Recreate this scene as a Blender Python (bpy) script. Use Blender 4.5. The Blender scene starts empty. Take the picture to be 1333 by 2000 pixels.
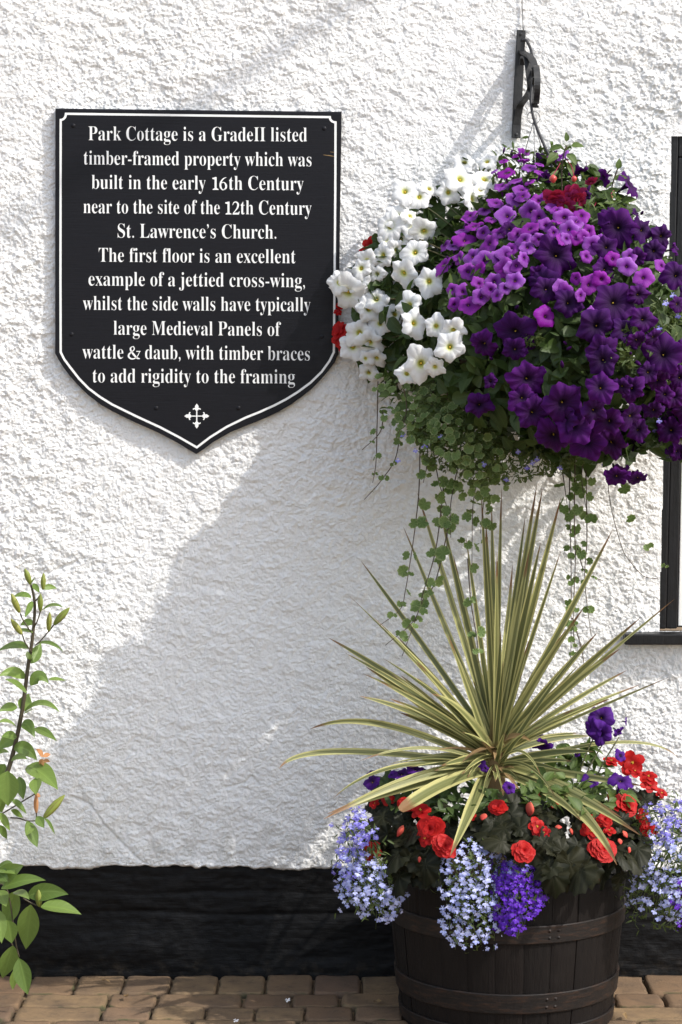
import bpy, math, random
import numpy as np
from mathutils import Vector, Matrix

random.seed(11)
RNG = np.random.default_rng(11)
S = bpy.context.scene
COL = S.collection

# ------------------------------------------------------------------ camera
F, TH, D, H = 4400.0, 0.070, 5.6, 1.567      # focal length in photo pixels, pitch, distance to wall, eye height
cam = bpy.data.cameras.new("camera")
cam_o = bpy.data.objects.new("camera", cam)
COL.objects.link(cam_o)
cam.sensor_fit = 'HORIZONTAL'
cam.sensor_width = 36.0
cam.lens = 36.0 * F / 1333.0
cam.clip_end = 400.0
cam_o.location = (0, -D, H)
cam_o.rotation_euler = (math.pi / 2 - TH, 0, 0)
S.camera = cam_o

# ------------------------------------------------------------------ light
SUN = Vector((1.76, -1.0, 2.02)).normalized()    # towards the sun: high, right, in front of the wall
world = bpy.data.worlds.new("World")
S.world = world
world.use_nodes = True
wt = world.node_tree
bg = wt.nodes['Background']
sky = wt.nodes.new('ShaderNodeTexSky')
sky.sky_type = 'NISHITA'
sky.sun_disc = False
sky.sun_elevation = math.asin(SUN.z)
sky.sun_rotation = math.atan2(SUN.x, SUN.y)
sky.dust_density = 2.0
hsv = wt.nodes.new('ShaderNodeHueSaturation')      # hazy summer sky, less saturated than clear air
hsv.inputs['Saturation'].default_value = 0.66
wt.links.new(sky.outputs[0], hsv.inputs['Color'])
wt.links.new(hsv.outputs[0], bg.inputs[0])
bg.inputs[1].default_value = 0.15
sun = bpy.data.lights.new("sun", 'SUN')
sun.energy = 2.0
sun.angle = math.radians(0.6)
sun.color = (1.0, 0.955, 0.89)
sun_o = bpy.data.objects.new("sun", sun)
COL.objects.link(sun_o)
sun_o.location = SUN * 20
sun_o.rotation_euler = (-SUN).to_track_quat('-Z', 'Y').to_euler()

vs = S.view_settings
vs.view_transform = 'Standard'
vs.look = 'None'
vs.gamma = 1.0
vs.exposure = 1.0
vs.use_curve_mapping = False
S.cycles.max_bounces = 6
S.cycles.transparent_max_bounces = 4
S.cycles.use_denoising = True


# ------------------------------------------------------------------ helpers
def P(px, py, d):
    """photo pixel -> point standing d metres in front of the wall"""
    u = (1000.0 - py) / F
    x = (px - 666.5) / F
    fy = math.cos(TH) + u * math.sin(TH)
    fz = -math.sin(TH) + u * math.cos(TH)
    t = (D - d) / fy
    return np.array((x * t, -d, H + fz * t))


def V3(a):
    return np.array(a, dtype=float)


def unit(a):
    a = np.asarray(a, dtype=float)
    return a / max(1e-9, np.linalg.norm(a))


def frame(z, spin=0.0, up=(0, 0, 1)):
    """rotation matrix whose columns are x, y, z with z along the given direction"""
    z = unit(z)
    up = np.asarray(up, float)
    if abs(np.dot(up, z)) > 0.98:
        up = np.array((0.0, 1.0, 0.02))
    x = unit(np.cross(up, z))
    y = np.cross(z, x)
    c, s = math.cos(spin), math.sin(spin)
    return np.column_stack((x * c + y * s, -x * s + y * c, z))


class MB:
    """collects vertices (with an 'st' vector each) and faces, builds ONE mesh"""

    def __init__(self):
        self.v, self.st, self.fs, self.n = [], [], [], 0

    def add(self, v, f, st=None, m=0):
        v = np.asarray(v, float).reshape(-1, 3)
        if st is None:
            st = np.zeros((len(v), 3))
        self.v.append(v)
        self.st.append(np.asarray(st, float).reshape(-1, 3))
        if isinstance(f, np.ndarray):
            self.fs.append((f + self.n, m))
        else:
            by = {}
            for q in f:
                by.setdefault(len(q), []).append(q)
            for q in by.values():
                self.fs.append((np.asarray(q, int) + self.n, m))
        self.n += len(v)
        return self

    def inst(self, T, R, loc, sc=1.0, rnd=None, m=0):
        v, f, st = T
        if rnd is not None:
            st = st.copy()
            st[:, 2] = rnd
        self.add((v * sc) @ R.T + loc, f, st, m)

    def box(self, lo, hi, m=0):
        x0, y0, z0 = lo
        x1, y1, z1 = hi
        v = [(x0, y0, z0), (x1, y0, z0), (x1, y1, z0), (x0, y1, z0), (x0, y0, z1), (x1, y0, z1), (x1, y1, z1), (x0, y1, z1)]
        f = [(0, 3, 2, 1), (4, 5, 6, 7), (0, 1, 5, 4), (1, 2, 6, 5), (2, 3, 7, 6), (3, 0, 4, 7)]
        return self.add(v, f, None, m)

    def tube(self, pts, r, sides=6, rnd=0.0, m=0):
        pts = np.asarray(pts, float)
        n = len(pts)
        r = np.broadcast_to(np.asarray(r, float), (n,))
        tan = np.gradient(pts, axis=0)
        ref = np.array((0.31, -0.9, 0.27))
        vs_, st = [], []
        for i in range(n):
            t = unit(tan[i])
            a = np.cross(t, ref)
            if np.linalg.norm(a) < 1e-3:
                a = np.cross(t, (1, 0, 0))
            a = unit(a)
            b = np.cross(t, a)
            for k in range(sides):
                an = 2 * math.pi * k / sides
                vs_.append(pts[i] + r[i] * (math.cos(an) * a + math.sin(an) * b))
                st.append((k / sides, i / (n - 1), rnd))
        f = []
        for i in range(n - 1):
            for k in range(sides):
                k2 = (k + 1) % sides
                f.append((i * sides + k, i * sides + k2, (i + 1) * sides + k2, (i + 1) * sides + k))
        f.append(tuple(range(sides - 1, -1, -1)))
        f.append(tuple((n - 1) * sides + k for k in range(sides)))
        return self.add(vs_, f, st, m)

    def strip(self, pts, width, side, nrm, fold=0.0, cols=5, rnd=0.0, m=0):
        """leaf-like strip along pts; u (-1..1) across, v along"""
        pts = np.asarray(pts, float)
        n = len(pts)
        width = np.broadcast_to(np.asarray(width, float), (n,))
        side = np.broadcast_to(np.asarray(side, float), (n, 3))
        nrm = np.broadcast_to(np.asarray(nrm, float), (n, 3))
        us = np.linspace(-1, 1, cols)
        v = pts[:, None, :] + us[None, :, None] * width[:, None, None] * 0.5 * side[:, None, :] \
            + (np.abs(us)[None, :, None] * fold * width[:, None, None] * 0.5) * nrm[:, None, :]
        st = np.zeros((n, cols, 3))
        st[:, :, 0] = us
        st[:, :, 1] = np.linspace(0, 1, n)[:, None]
        st[:, :, 2] = rnd
        i = np.arange(n - 1)[:, None] * cols + np.arange(cols - 1)[None, :]
        i = i.ravel()
        f = np.stack((i, i + 1, i + cols + 1, i + cols), 1)
        return self.add(v, f, st, m)

    def mesh(self, name, mats, origin=(0, 0, 0), smooth=True):
        me = bpy.data.meshes.new(name)
        v = np.concatenate(self.v) - np.asarray(origin)
        st = np.concatenate(self.st)
        me.vertices.add(len(v))
        me.vertices.foreach_set('co', v.astype(np.float32).ravel())
        tot, idx, mi = [], [], []
        for f, m in self.fs:
            tot.append(np.full(len(f), f.shape[1], dtype=np.int32))
            idx.append(f.ravel().astype(np.int32))
            mi.append(np.full(len(f), m, dtype=np.int32))
        tot = np.concatenate(tot)
        idx = np.concatenate(idx)
        mi = np.concatenate(mi)
        me.loops.add(len(idx))
        me.loops.foreach_set('vertex_index', idx)
        me.polygons.add(len(tot))
        me.polygons.foreach_set('loop_start', np.concatenate(([0], np.cumsum(tot)[:-1])).astype(np.int32))
        me.polygons.foreach_set('loop_total', tot)
        me.polygons.foreach_set('material_index', mi)
        me.polygons.foreach_set('use_smooth', np.full(len(tot), smooth, dtype=bool))
        a = me.attributes.new('st', 'FLOAT_VECTOR', 'POINT')
        a.data.foreach_set('vector', st.astype(np.float32).ravel())
        for m in (mats if isinstance(mats, (list, tuple)) else [mats]):
            me.materials.append(m)
        me.update()
        me.validate()
        return me


def link(name, me, parent=None, loc=(0, 0, 0), R=None, sc=1.0):
    o = bpy.data.objects.new(name, me)
    COL.objects.link(o)
    if parent is not None:
        o.parent = parent
    if R is None:
        o.location = loc
        if sc != 1.0:
            o.scale = (sc, sc, sc)
    else:
        M = Matrix([list(map(float, r)) for r in R]).to_4x4()
        o.rotation_euler = M.to_euler()
        o.location = loc
        o.scale = (sc, sc, sc) if not hasattr(sc, '__len__') else sc
    return o


def tag(o, label=None, cat=None, group=None, kind=None):
    if label: o['label'] = label
    if cat: o['category'] = cat
    if group: o['group'] = group
    if kind: o['kind'] = kind
    return o


class Thing:
    def __init__(self, name, loc, label, cat, group=None):
        self.root = bpy.data.objects.new(name, None)
        self.root.empty_display_size = 0.05
        COL.objects.link(self.root)
        self.root.location = [float(c) for c in loc]
        self.o = np.asarray(loc, float)
        tag(self.root, label, cat, group)

    def part(self, name, mb, mats, parent=None, smooth=True, kind=None, label=None):
        o = link(name, mb.mesh(name, mats, self.o, smooth), parent or self.root)
        if kind: o['kind'] = kind
        if label: o['label'] = label
        return o

    def put(self, name, me, loc, R, sc, parent=None):
        return link(name, me, parent or self.root, [float(c) for c in (np.asarray(loc) - self.o)], R, sc)


def curve(ctrl, n=24):
    """Catmull-Rom through points"""
    p = np.asarray(ctrl, float)
    if len(p) == 2:
        t = np.linspace(0, 1, n)[:, None]
        return p[0] * (1 - t) + p[1] * t
    q = np.vstack((2 * p[0] - p[1], p, 2 * p[-1] - p[-2]))
    out = []
    for s in np.linspace(0, len(p) - 1, n):
        i = min(int(s), len(p) - 2)
        t = s - i
        a, b, c, d = q[i], q[i + 1], q[i + 2], q[i + 3]
        out.append(0.5 * (2 * b + (c - a) * t + (2 * a - 5 * b + 4 * c - d) * t * t + (3 * b - a - 3 * c + d) * t ** 3))
    return np.array(out)


def bez(a, b, c, n=16):
    t = np.linspace(0, 1, n)[:, None]
    return (1 - t) ** 2 * a + 2 * t * (1 - t) * b + t * t * c


# lattice noise for the modelled relief
def vnoise(x, y, seed):
    r = np.random.default_rng(seed).random((257, 257))
    xi = np.floor(x).astype(int)
    yi = np.floor(y).astype(int)
    fx, fy = x - xi, y - yi
    fx = fx * fx * fx * (fx * (fx * 6 - 15) + 10)
    fy = fy * fy * fy * (fy * (fy * 6 - 15) + 10)
    x0, x1, y0, y1 = xi % 257, (xi + 1) % 257, yi % 257, (yi + 1) % 257
    return (r[y0, x0] * (1 - fx) + r[y0, x1] * fx) * (1 - fy) + (r[y1, x0] * (1 - fx) + r[y1, x1] * fx) * fy


# ------------------------------------------------------------------ materials
class Mat:
    def __init__(self, name):
        self.m = bpy.data.materials.new(name)
        self.m.use_nodes = True
        self.t = self.m.node_tree
        self.t.nodes.clear()
        self.out = self.t.nodes.new('ShaderNodeOutputMaterial')

    def n(self, kind, ins=None, **props):
        nd = self.t.nodes.new('ShaderNode' + kind)
        for k, v in props.items():
            setattr(nd, k, v)
        for k, v in (ins or {}).items():
            self.set(nd.inputs[k], v)
        return nd

    def set(self, sock, v):
        if isinstance(v, bpy.types.NodeSocket):
            self.t.links.new(v, sock)
        else:
            if isinstance(v, (tuple, list)) and len(v) == 3 and sock.type == 'RGBA':
                v = (*v, 1)
            sock.default_value = v

    def pos(self):
        return self.n('TexCoord').outputs['Object']

    def geo(self):
        return self.n('NewGeometry').outputs['Position']

    def noise(self, vec, scale, detail=3, rough=0.55, dist=0.0):
        return self.n('TexNoise', {'Vector': vec, 'Scale': scale, 'Detail': detail, 'Roughness': rough, 'Distortion': dist}).outputs['Fac']

    def scale(self, vec, s):
        return self.n('Mapping', {'Vector': vec, 'Scale': s}).outputs[0]

    def st(self):
        a = self.n('Attribute', attribute_name='st')
        s = self.n('SeparateXYZ', {0: a.outputs['Vector']})
        return s.outputs[0], s.outputs[1], s.outputs[2]

    def orand(self):
        return self.n('ObjectInfo').outputs['Random']

    def ma(self, op, a, b=0.0, c=None, clamp=False):
        nd = self.n('Math', {0: a, 1: b}, operation=op, use_clamp=clamp)
        if c is not None:
            self.set(nd.inputs[2], c)
        return nd.outputs[0]

    def step(self, x, lo, hi, a=0.0, b=1.0):
        return self.n('MapRange', {0: x, 1: lo, 2: hi, 3: a, 4: b}, interpolation_type='SMOOTHSTEP').outputs[0]

    def mix(self, f, a, b, blend='MIX'):
        nd = self.n('Mix', None, data_type='RGBA', blend_type=blend)
        self.set(nd.inputs[0], f)
        self.set(nd.inputs[6], a)
        self.set(nd.inputs[7], b)
        return nd.outputs[2]

    def ramp(self, f, stops):
        nd = self.n('ValToRGB', {0: f})
        e = nd.color_ramp.elements
        while len(e) < len(stops):
            e.new(0.5)
        for el, (p, c) in zip(e, stops):
            el.position = p
            el.color = (*c, 1)
        return nd.outputs[0]

    def bump(self, h, strength=0.4, dist=0.01, nrm=None):
        i = {'Height': h, 'Strength': strength, 'Distance': dist}
        if nrm is not None:
            i['Normal'] = nrm
        return self.n('Bump', i).outputs[0]

    def surf(self, col, rough=0.6, nrm=None, spec=0.4, metal=0.0, trans=0.0, tcol=None, sheen=0.0):
        i = {'Base Color': col, 'Roughness': rough, 'Specular IOR Level': spec, 'Metallic': metal}
        if nrm is not None:
            i['Normal'] = nrm
        b = self.n('BsdfPrincipled', i)
        sh = b.outputs[0]
        if trans > 0:
            t = self.n('BsdfTranslucent', {'Color': tcol if tcol is not None else col})
            sh = self.n('MixShader', {0: trans, 1: sh, 2: t.outputs[0]}).outputs[0]
        self.t.links.new(sh, self.out.inputs[0])
        return self.m


def m_stucco():
    g = Mat('roughcast_white')
    p = g.geo()
    big = g.noise(p, 1.6, 3)
    fine = g.noise(p, 230, 3, 0.65)
    mid = g.noise(p, 75, 3, 0.6, 0.6)
    col = g.mix(big, (0.78, 0.775, 0.755), (0.83, 0.825, 0.81))
    stain = g.step(g.noise(g.scale(p, (1.0, 1.0, 0.6)), 3.3, 6, 0.62), 0.63, 0.80)
    speck = g.step(g.noise(p, 55, 2, 0.5), 0.76, 0.82)
    z = g.n('SeparateXYZ', {0: p}).outputs[2]
    low = g.step(g.ma('ADD', z, g.ma('MULTIPLY', g.noise(p, 5, 4), 0.28)), 0.66, 0.40)
    low = g.ma('MULTIPLY', low, g.step(g.noise(p, 23, 4, 0.6), 0.45, 0.75))
    col = g.mix(g.ma('MULTIPLY', stain, 0.34), col, (0.52, 0.50, 0.45))
    col = g.mix(g.ma('MULTIPLY', low, 0.5), col, (0.40, 0.385, 0.34))
    col = g.mix(g.ma('MULTIPLY', speck, 0.5), col, (0.32, 0.30, 0.26))
    h = g.ma('ADD', g.ma('MULTIPLY', mid, 1.0), g.ma('MULTIPLY', fine, 0.35))
    return g.surf(col, 0.85, g.bump(h, 0.8, 0.007), 0.2)


def m_blackpaint(name, base=(0.012, 0.012, 0.013), rough=0.5, sc=(6, 6, 60), bump=0.3, dist=0.004, spec=0.4, hi=(0.03, 0.03, 0.032)):
    g = Mat(name)
    p = g.geo()
    a = g.noise(g.scale(p, sc), 3.0, 5, 0.6)
    b = g.noise(p, 60, 4, 0.6)
    chip = g.step(g.noise(p, 28, 5, 0.65), 0.70, 0.78)
    col = g.mix(a, base, hi)
    col = g.mix(g.ma('MULTIPLY', chip, 0.3), col, (0.06, 0.057, 0.053))
    r = g.n('MapRange', {0: b, 1: 0.3, 2: 0.7, 3: rough - 0.1, 4: rough + 0.12}).outputs[0]
    return g.surf(col, r, g.bump(g.ma('ADD', a, g.ma('MULTIPLY', b, 0.5)), bump, dist), spec)


def m_flat(name, col, rough=0.5, spec=0.4, var=0.1, sc=40, bump=0.15, metal=0.0):
    g = Mat(name)
    p = g.geo()
    n_ = g.noise(p, sc, 4)
    c = g.mix(n_, tuple(x * (1 - var) for x in col), tuple(min(1, x * (1 + var)) for x in col))
    return g.surf(c, rough, g.bump(n_, bump, 0.003), spec, metal)


def m_leaf(name, c1, c2, edge=None, transl=0.28, rough=0.45, vein=0.25, edge_at=0.7, spot=None, round_=False, spec=0.35):
    """u across (-1..1) / angle, v along / radius, third = per-leaf random"""
    g = Mat(name)
    u, v, r = g.st()
    r = g.ma('FRACT', g.ma('ADD', r, g.orand()))
    p = g.geo()
    nz = g.noise(p, 60, 3)
    col = g.mix(g.ma('ADD', g.ma('MULTIPLY', r, 0.75), g.ma('MULTIPLY', nz, 0.3), None, True), c1, c2)
    if round_:
        w = g.ma('POWER', g.ma('ABSOLUTE', g.ma('SINE', g.ma('MULTIPLY', u, math.pi * 7))), 6.0)
        ed = v
    else:
        w = g.ma('POWER', g.ma('SUBTRACT', 1.0, g.ma('ABSOLUTE', u)), 8.0)
        side = g.ma('SINE', g.ma('MULTIPLY', g.ma('SUBTRACT', g.ma('MULTIPLY', v, 5.0), g.ma('ABSOLUTE', u)), 9.0))
        w = g.ma('MAXIMUM', w, g.ma('MULTIPLY', g.step(side, 0.7, 1.0), 0.35))
        ed = g.ma('ABSOLUTE', u)
    col = g.mix(g.ma('MULTIPLY', w, vein), col, tuple(min(1.0, x * 1.9 + 0.02) for x in c2))
    if edge is not None:
        k = g.step(g.ma('ADD', ed, g.ma('MULTIPLY', g.ma('SUBTRACT', nz, 0.5), 0.5)), edge_at - 0.12, edge_at + 0.12)
        col = g.mix(k, col, edge)
    if spot is not None:
        col = g.mix(g.step(g.noise(p, 22, 4, 0.6), 0.66, 0.76), col, spot)
    return g.surf(col, rough, g.bump(g.ma('ADD', w, nz), 0.25, 0.002), spec, 0, transl, g.mix(0.5, col, tuple(min(1, x * 1.6) for x in c2)))


def m_petal(name, stops_a, stops_b, veins=0.3, vein_col=(0, 0, 0), transl=0.25, rough=0.6):
    g = Mat(name)
    u, v, r = g.st()
    oi = g.n('ObjectInfo').outputs['Random']
    k = g.ma('FRACT', g.ma('ADD', oi, r))
    col = g.mix(k, g.ramp(v, stops_a), g.ramp(v, stops_b))
    nz = g.noise(g.geo(), 120, 2)
    s = g.ma('SINE', g.ma('ADD', g.ma('MULTIPLY', u, 2 * math.pi * 25), g.ma('MULTIPLY', nz, 4)))
    w = g.ma('MULTIPLY', g.step(s, 0.2, 1.0), g.step(v, 1.0, 0.15))
    col = g.mix(g.ma('MULTIPLY', w, veins), col, vein_col)
    return g.surf(col, rough, g.bump(s, 0.12, 0.001), 0.25, 0, transl, col)


M = {}
M['stucco'] = m_stucco()
def m_plinth():
    g = Mat('plinth_black_paint')
    p = g.geo()
    a_ = g.noise(g.scale(p, (3, 3, 20)), 3.0, 5, 0.6)
    b_ = g.noise(p, 60, 4, 0.6)
    col = g.mix(a_, (0.0022, 0.0022, 0.0025), (0.0055, 0.0055, 0.006))
    z = g.n('SeparateXYZ', {0: p}).outputs[2]
    mud = g.ma('MULTIPLY', g.step(g.ma('ADD', z, g.ma('MULTIPLY', g.noise(p, 9, 4), 0.10)), 0.11, 0.05), g.step(g.noise(p, 40, 5, 0.65), 0.45, 0.7))
    col = g.mix(g.ma('MULTIPLY', mud, 0.6), col, (0.035, 0.027, 0.019))
    scuff = g.step(g.noise(g.scale(p, (1, 1, 2.2)), 24, 5, 0.7), 0.66, 0.76)
    col = g.mix(g.ma('MULTIPLY', scuff, 0.55), col, (0.03, 0.03, 0.03))
    peel = g.step(g.noise(p, 17, 2, 0.4), 0.80, 0.815)
    col = g.mix(peel, col, (0.10, 0.10, 0.095))
    r_ = g.n('MapRange', {0: b_, 1: 0.3, 2: 0.7, 3: 0.5, 4: 0.72}).outputs[0]
    return g.surf(col, r_, g.bump(g.ma('ADD', a_, g.ma('MULTIPLY', b_, 0.5)), 0.45, 0.008), 0.2)


M['plinth'] = m_plinth()

M['timber'] = m_blackpaint('window_black_paint', (0.003, 0.003, 0.0035), 0.42, (30, 30, 2.5), 0.4, 0.004, 0.35, (0.008, 0.008, 0.009))
M['board'] = m_blackpaint('board_black_paint', (0.0042, 0.0042, 0.0065), 0.45, (5, 5, 110), 0.22, 0.002, 0.22, (0.007, 0.007, 0.0095))
M['white'] = m_flat('white_sign_paint', (0.82, 0.82, 0.80), 0.45, 0.3, 0.06)
M['casement'] = m_flat('white_gloss_paint', (0.80, 0.79, 0.76), 0.3, 0.5, 0.05)
M['iron'] = m_flat('black_iron', (0.016, 0.0165, 0.0175), 0.5, 0.45, 0.35, 60, 0.4)
M['hose'] = m_flat('black_rubber', (0.03, 0.03, 0.032), 0.55, 0.4, 0.2)
M['wire'] = m_flat('grey_wire', (0.16, 0.16, 0.16), 0.4, 0.5, 0.2, 60, 0.1, 0.4)
M['coir'] = m_flat('coir_liner', (0.06, 0.04, 0.022), 0.95, 0.1, 0.6, 90, 0.8)
M['soil'] = m_flat('dark_soil', (0.03, 0.02, 0.013), 0.95, 0.1, 0.6, 70, 0.9)


def m_glass():
    g = Mat('window_glass')
    return g.surf((0.02, 0.022, 0.025), 0.06, None, 0.6)


M['glass'] = m_glass()


def m_paver():
    g = Mat('tan_paving_block')
    u, v, r = g.st()
    p = g.geo()
    n1 = g.noise(p, 9, 5, 0.6)
    n2 = g.noise(p, 120, 4, 0.65)
    c = g.ramp(r, [(0.0, (0.160, 0.100, 0.060)), (0.35, (0.205, 0.135, 0.078)), (0.7, (0.235, 0.160, 0.088)), (1.0, (0.175, 0.112, 0.074))])
    c = g.mix(g.step(n1, 0.32, 0.72, 0.0, 0.75), c, (0.105, 0.075, 0.052))
    c = g.mix(g.step(g.noise(p, 21, 6, 0.7), 0.52, 0.68, 0.0, 0.6), c, (0.075, 0.058, 0.042))
    c = g.mix(g.ma('MULTIPLY', g.step(v, 0.45, 0.95), g.step(g.noise(p, 13, 4), 0.50, 0.66)), c, (0.055, 0.062, 0.028))
    c = g.mix(g.step(n2, 0.56, 0.74, 0.0, 0.5), c, (0.11, 0.07, 0.045))
    c = g.mix(g.ma('MULTIPLY', g.step(v, 0.80, 1.0), g.step(n1, 0.3, 0.6, 0.4, 0.9)), c, (0.055, 0.042, 0.03))
    return g.surf(c, 0.9, g.bump(g.ma('ADD', n2, n1), 0.5, 0.004), 0.2)


M['paver'] = m_paver()


def m_ground():
    g = Mat('ground_block_paving')
    p = g.geo()
    b = g.n('TexBrick', {'Vector': p, 'Color1': (0.26, 0.18, 0.10, 1), 'Color2': (0.21, 0.14, 0.08, 1), 'Mortar': (0.05, 0.04, 0.03, 1),
                         'Scale': 1.0, 'Mortar Size': 0.006, 'Brick Width': 0.2, 'Row Height': 0.13})
    c = g.mix(g.noise(p, 60, 4), b.outputs[0], (0.17, 0.12, 0.07))
    return g.surf(c, 0.9, None, 0.2)


M['ground'] = m_ground()


def m_barrel():
    g = Mat('dark_stained_oak')
    u, v, r = g.st()
    p = g.geo()
    gr = g.noise(g.scale(p, (60, 60, 3.0)), 2.2, 6, 0.65)
    b = g.noise(p, 14, 4, 0.6)
    c = g.mix(gr, (0.002, 0.0016, 0.0014), (0.0085, 0.006, 0.005))
    c = g.mix(g.ma('MULTIPLY', r, 0.4), c, (0.010, 0.006, 0.0045))
    c = g.mix(g.step(b, 0.5, 0.75, 0, 0.35), c, (0.014, 0.011, 0.0095))
    return g.surf(c, 0.66, g.bump(gr, 0.7, 0.004), 0.22)


M['oak'] = m_barrel()


def m_hoop():
    g = Mat('rusty_hoop')
    p = g.geo()
    a = g.noise(g.scale(p, (6, 6, 30)), 4, 6, 0.7)
    c = g.ramp(a, [(0.3, (0.005, 0.004, 0.0035)), (0.5, (0.011, 0.0075, 0.006)), (0.7, (0.040, 0.019, 0.010))])
    return g.surf(c, 0.6, g.bump(a, 0.4, 0.003), 0.4, 0.15)


M['hoop'] = m_hoop()
# foliage
M['pet_leaf'] = m_leaf('petunia_leaf', (0.020, 0.040, 0.010), (0.060, 0.098, 0.022), None, 0.3, 0.5)
M['lob_leaf'] = m_leaf('lobelia_leaf', (0.035, 0.062, 0.014), (0.105, 0.14, 0.036), None, 0.3, 0.5)
M['bright_leaf'] = m_leaf('young_leaf', (0.040, 0.075, 0.015), (0.11, 0.16, 0.038), None, 0.32, 0.5)
M['ivy_leaf'] = m_leaf('variegated_leaf', (0.060, 0.110, 0.028), (0.13, 0.19, 0.05), (0.25, 0.30, 0.12), 0.35, 0.55, 0.3, 0.86, None, True)
M['stem'] = m_leaf('plant_stem', (0.06, 0.07, 0.025), (0.12, 0.10, 0.045), None, 0.0, 0.6, 0.0)
M['brown_stem'] = m_leaf('brown_stem', (0.05, 0.032, 0.02), (0.09, 0.06, 0.035), None, 0.0, 0.6, 0.0)
M['lily_stem'] = m_leaf('lily_stem', (0.045, 0.035, 0.02), (0.075, 0.06, 0.035), None, 0.0, 0.5, 0.0)
M['lily_leaf'] = m_leaf('lily_leaf', (0.085, 0.145, 0.032), (0.19, 0.275, 0.062), None, 0.3, 0.38, 0.2)
M['lily_bud'] = m_leaf('lily_bud', (0.19, 0.26, 0.05), (0.32, 0.34, 0.07), (0.22, 0.15, 0.05), 0.15, 0.45, 0.1, 0.85)
M['wither'] = m_leaf('withered_petal', (0.45, 0.20, 0.08), (0.60, 0.33, 0.16), None, 0.3, 0.7, 0.1)
M['begonia_leaf'] = m_leaf('bronze_leaf', (0.005, 0.0075, 0.003), (0.020, 0.020, 0.009), None, 0.12, 0.5, 0.35, 0.7, (0.036, 0.014, 0.007), True, 0.14)
M['dry_leaf'] = m_leaf('dry_leaf', (0.16, 0.10, 0.045), (0.30, 0.20, 0.09), None, 0.15, 0.75, 0.1)


def m_cordyline():
    g = Mat('striped_leaf')
    u, v, r = g.st()
    a = g.ma('ABSOLUTE', u)
    nz = g.noise(g.geo(), 30, 2)
    st = g.ma('SINE', g.ma('ADD', g.ma('MULTIPLY', u, 17.0), g.ma('MULTIPLY', r, 20.0)))
    green = g.mix(r, (0.090, 0.110, 0.040), (0.19, 0.20, 0.072))
    green = g.mix(g.step(st, 0.3, 0.9, 0, 0.45), green, (0.20, 0.19, 0.075))
    cream = g.mix(r, (0.52, 0.48, 0.20), (0.38, 0.37, 0.15))
    c = g.mix(g.step(g.ma('ADD', a, g.ma('MULTIPLY', g.ma('SUBTRACT', r, 0.5), 0.35)), 0.42, 0.70), green, cream)
    c = g.mix(g.step(g.ma('ADD', v, g.ma('ADD', g.ma('MULTIPLY', nz, 0.14), g.ma('MULTIPLY', r, 0.10))), 0.98, 1.07), c, (0.20, 0.11, 0.05))
    c = g.mix(g.step(g.noise(g.geo(), 45, 4, 0.6), 0.70, 0.80, 0, 0.4), c, (0.22, 0.15, 0.06))
    c = g.mix(g.step(v, 0.14, 0.0), c, (0.30, 0.22, 0.09))
    return g.surf(c, 0.42, g.bump(st, 0.2, 0.001), 0.4, 0, 0.22, c)


M['cordy'] = m_cordyline()
# petals
W = (0.84, 0.84, 0.83)
M['white_petal'] = m_petal('white_petal', [(0.0, (0.33, 0.33, 0.02)), (0.15, (0.55, 0.56, 0.10)), (0.27, (0.80, 0.81, 0.70)), (0.5, W)],
                           [(0.0, (0.25, 0.27, 0.02)), (0.17, (0.60, 0.62, 0.15)), (0.30, (0.80, 0.81, 0.66)), (0.55, W)], 0.10, (0.6, 0.62, 0.55), 0.30)
M['dark_petal'] = m_petal('dark_purple_petal', [(0.0, (0.20, 0.15, 0.05)), (0.05, (0.008, 0.0, 0.014)), (0.35, (0.036, 0.001, 0.062)), (1.0, (0.082, 0.0015, 0.140))],
                          [(0.0, (0.10, 0.07, 0.03)), (0.05, (0.006, 0.0, 0.010)), (0.35, (0.020, 0.0005, 0.040)), (1.0, (0.040, 0.001, 0.082))], 0.55, (0.008, 0.0, 0.016), 0.22, 0.8)
M['mag_petal'] = m_petal('magenta_petal', [(0.0, (0.02, 0.0, 0.02)), (0.10, (0.055, 0.0, 0.08)), (0.3, (0.19, 0.003, 0.24)), (1.0, (0.27, 0.008, 0.34))],
                         [(0.0, (0.03, 0.0, 0.03)), (0.12, (0.06, 0.001, 0.10)), (0.4, (0.17, 0.020, 0.28)), (1.0, (0.36, 0.13, 0.52))], 0.6, (0.055, 0.0, 0.10), 0.28)
M['violet_petunia'] = m_petal('violet_petunia_petal', [(0.0, (0.2, 0.16, 0.1)), (0.08, (0.012, 0.0, 0.03)), (0.5, (0.06, 0.006, 0.17)), (1.0, (0.085, 0.01, 0.24))],
                              [(0.0, (0.1, 0.08, 0.05)), (0.08, (0.01, 0.0, 0.025)), (0.5, (0.045, 0.004, 0.12)), (1.0, (0.065, 0.008, 0.18))], 0.35, (0.012, 0.0, 0.04), 0.2, 0.75)
M['red_petal'] = m_petal('red_petal', [(0.0, (0.30, 0.003, 0.003)), (0.6, (0.42, 0.006, 0.005)), (1.0, (0.52, 0.016, 0.010))],
                         [(0.0, (0.28, 0.002, 0.004)), (0.6, (0.38, 0.004, 0.006)), (1.0, (0.46, 0.008, 0.008))], 0.08, (0.4, 0.0, 0.0), 0.28, 0.55)
M['pink_bud'] = m_petal('pink_bud', [(0.0, (0.55, 0.10, 0.06)), (1.0, (0.62, 0.07, 0.06))], [(0.0, (0.60, 0.16, 0.10)), (1.0, (0.60, 0.05, 0.045))], 0.2, (0.45, 0.02, 0.02), 0.2)
M['yellow'] = m_flat('yellow_stamens', (0.65, 0.42, 0.05), 0.7, 0.2, 0.2)
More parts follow.
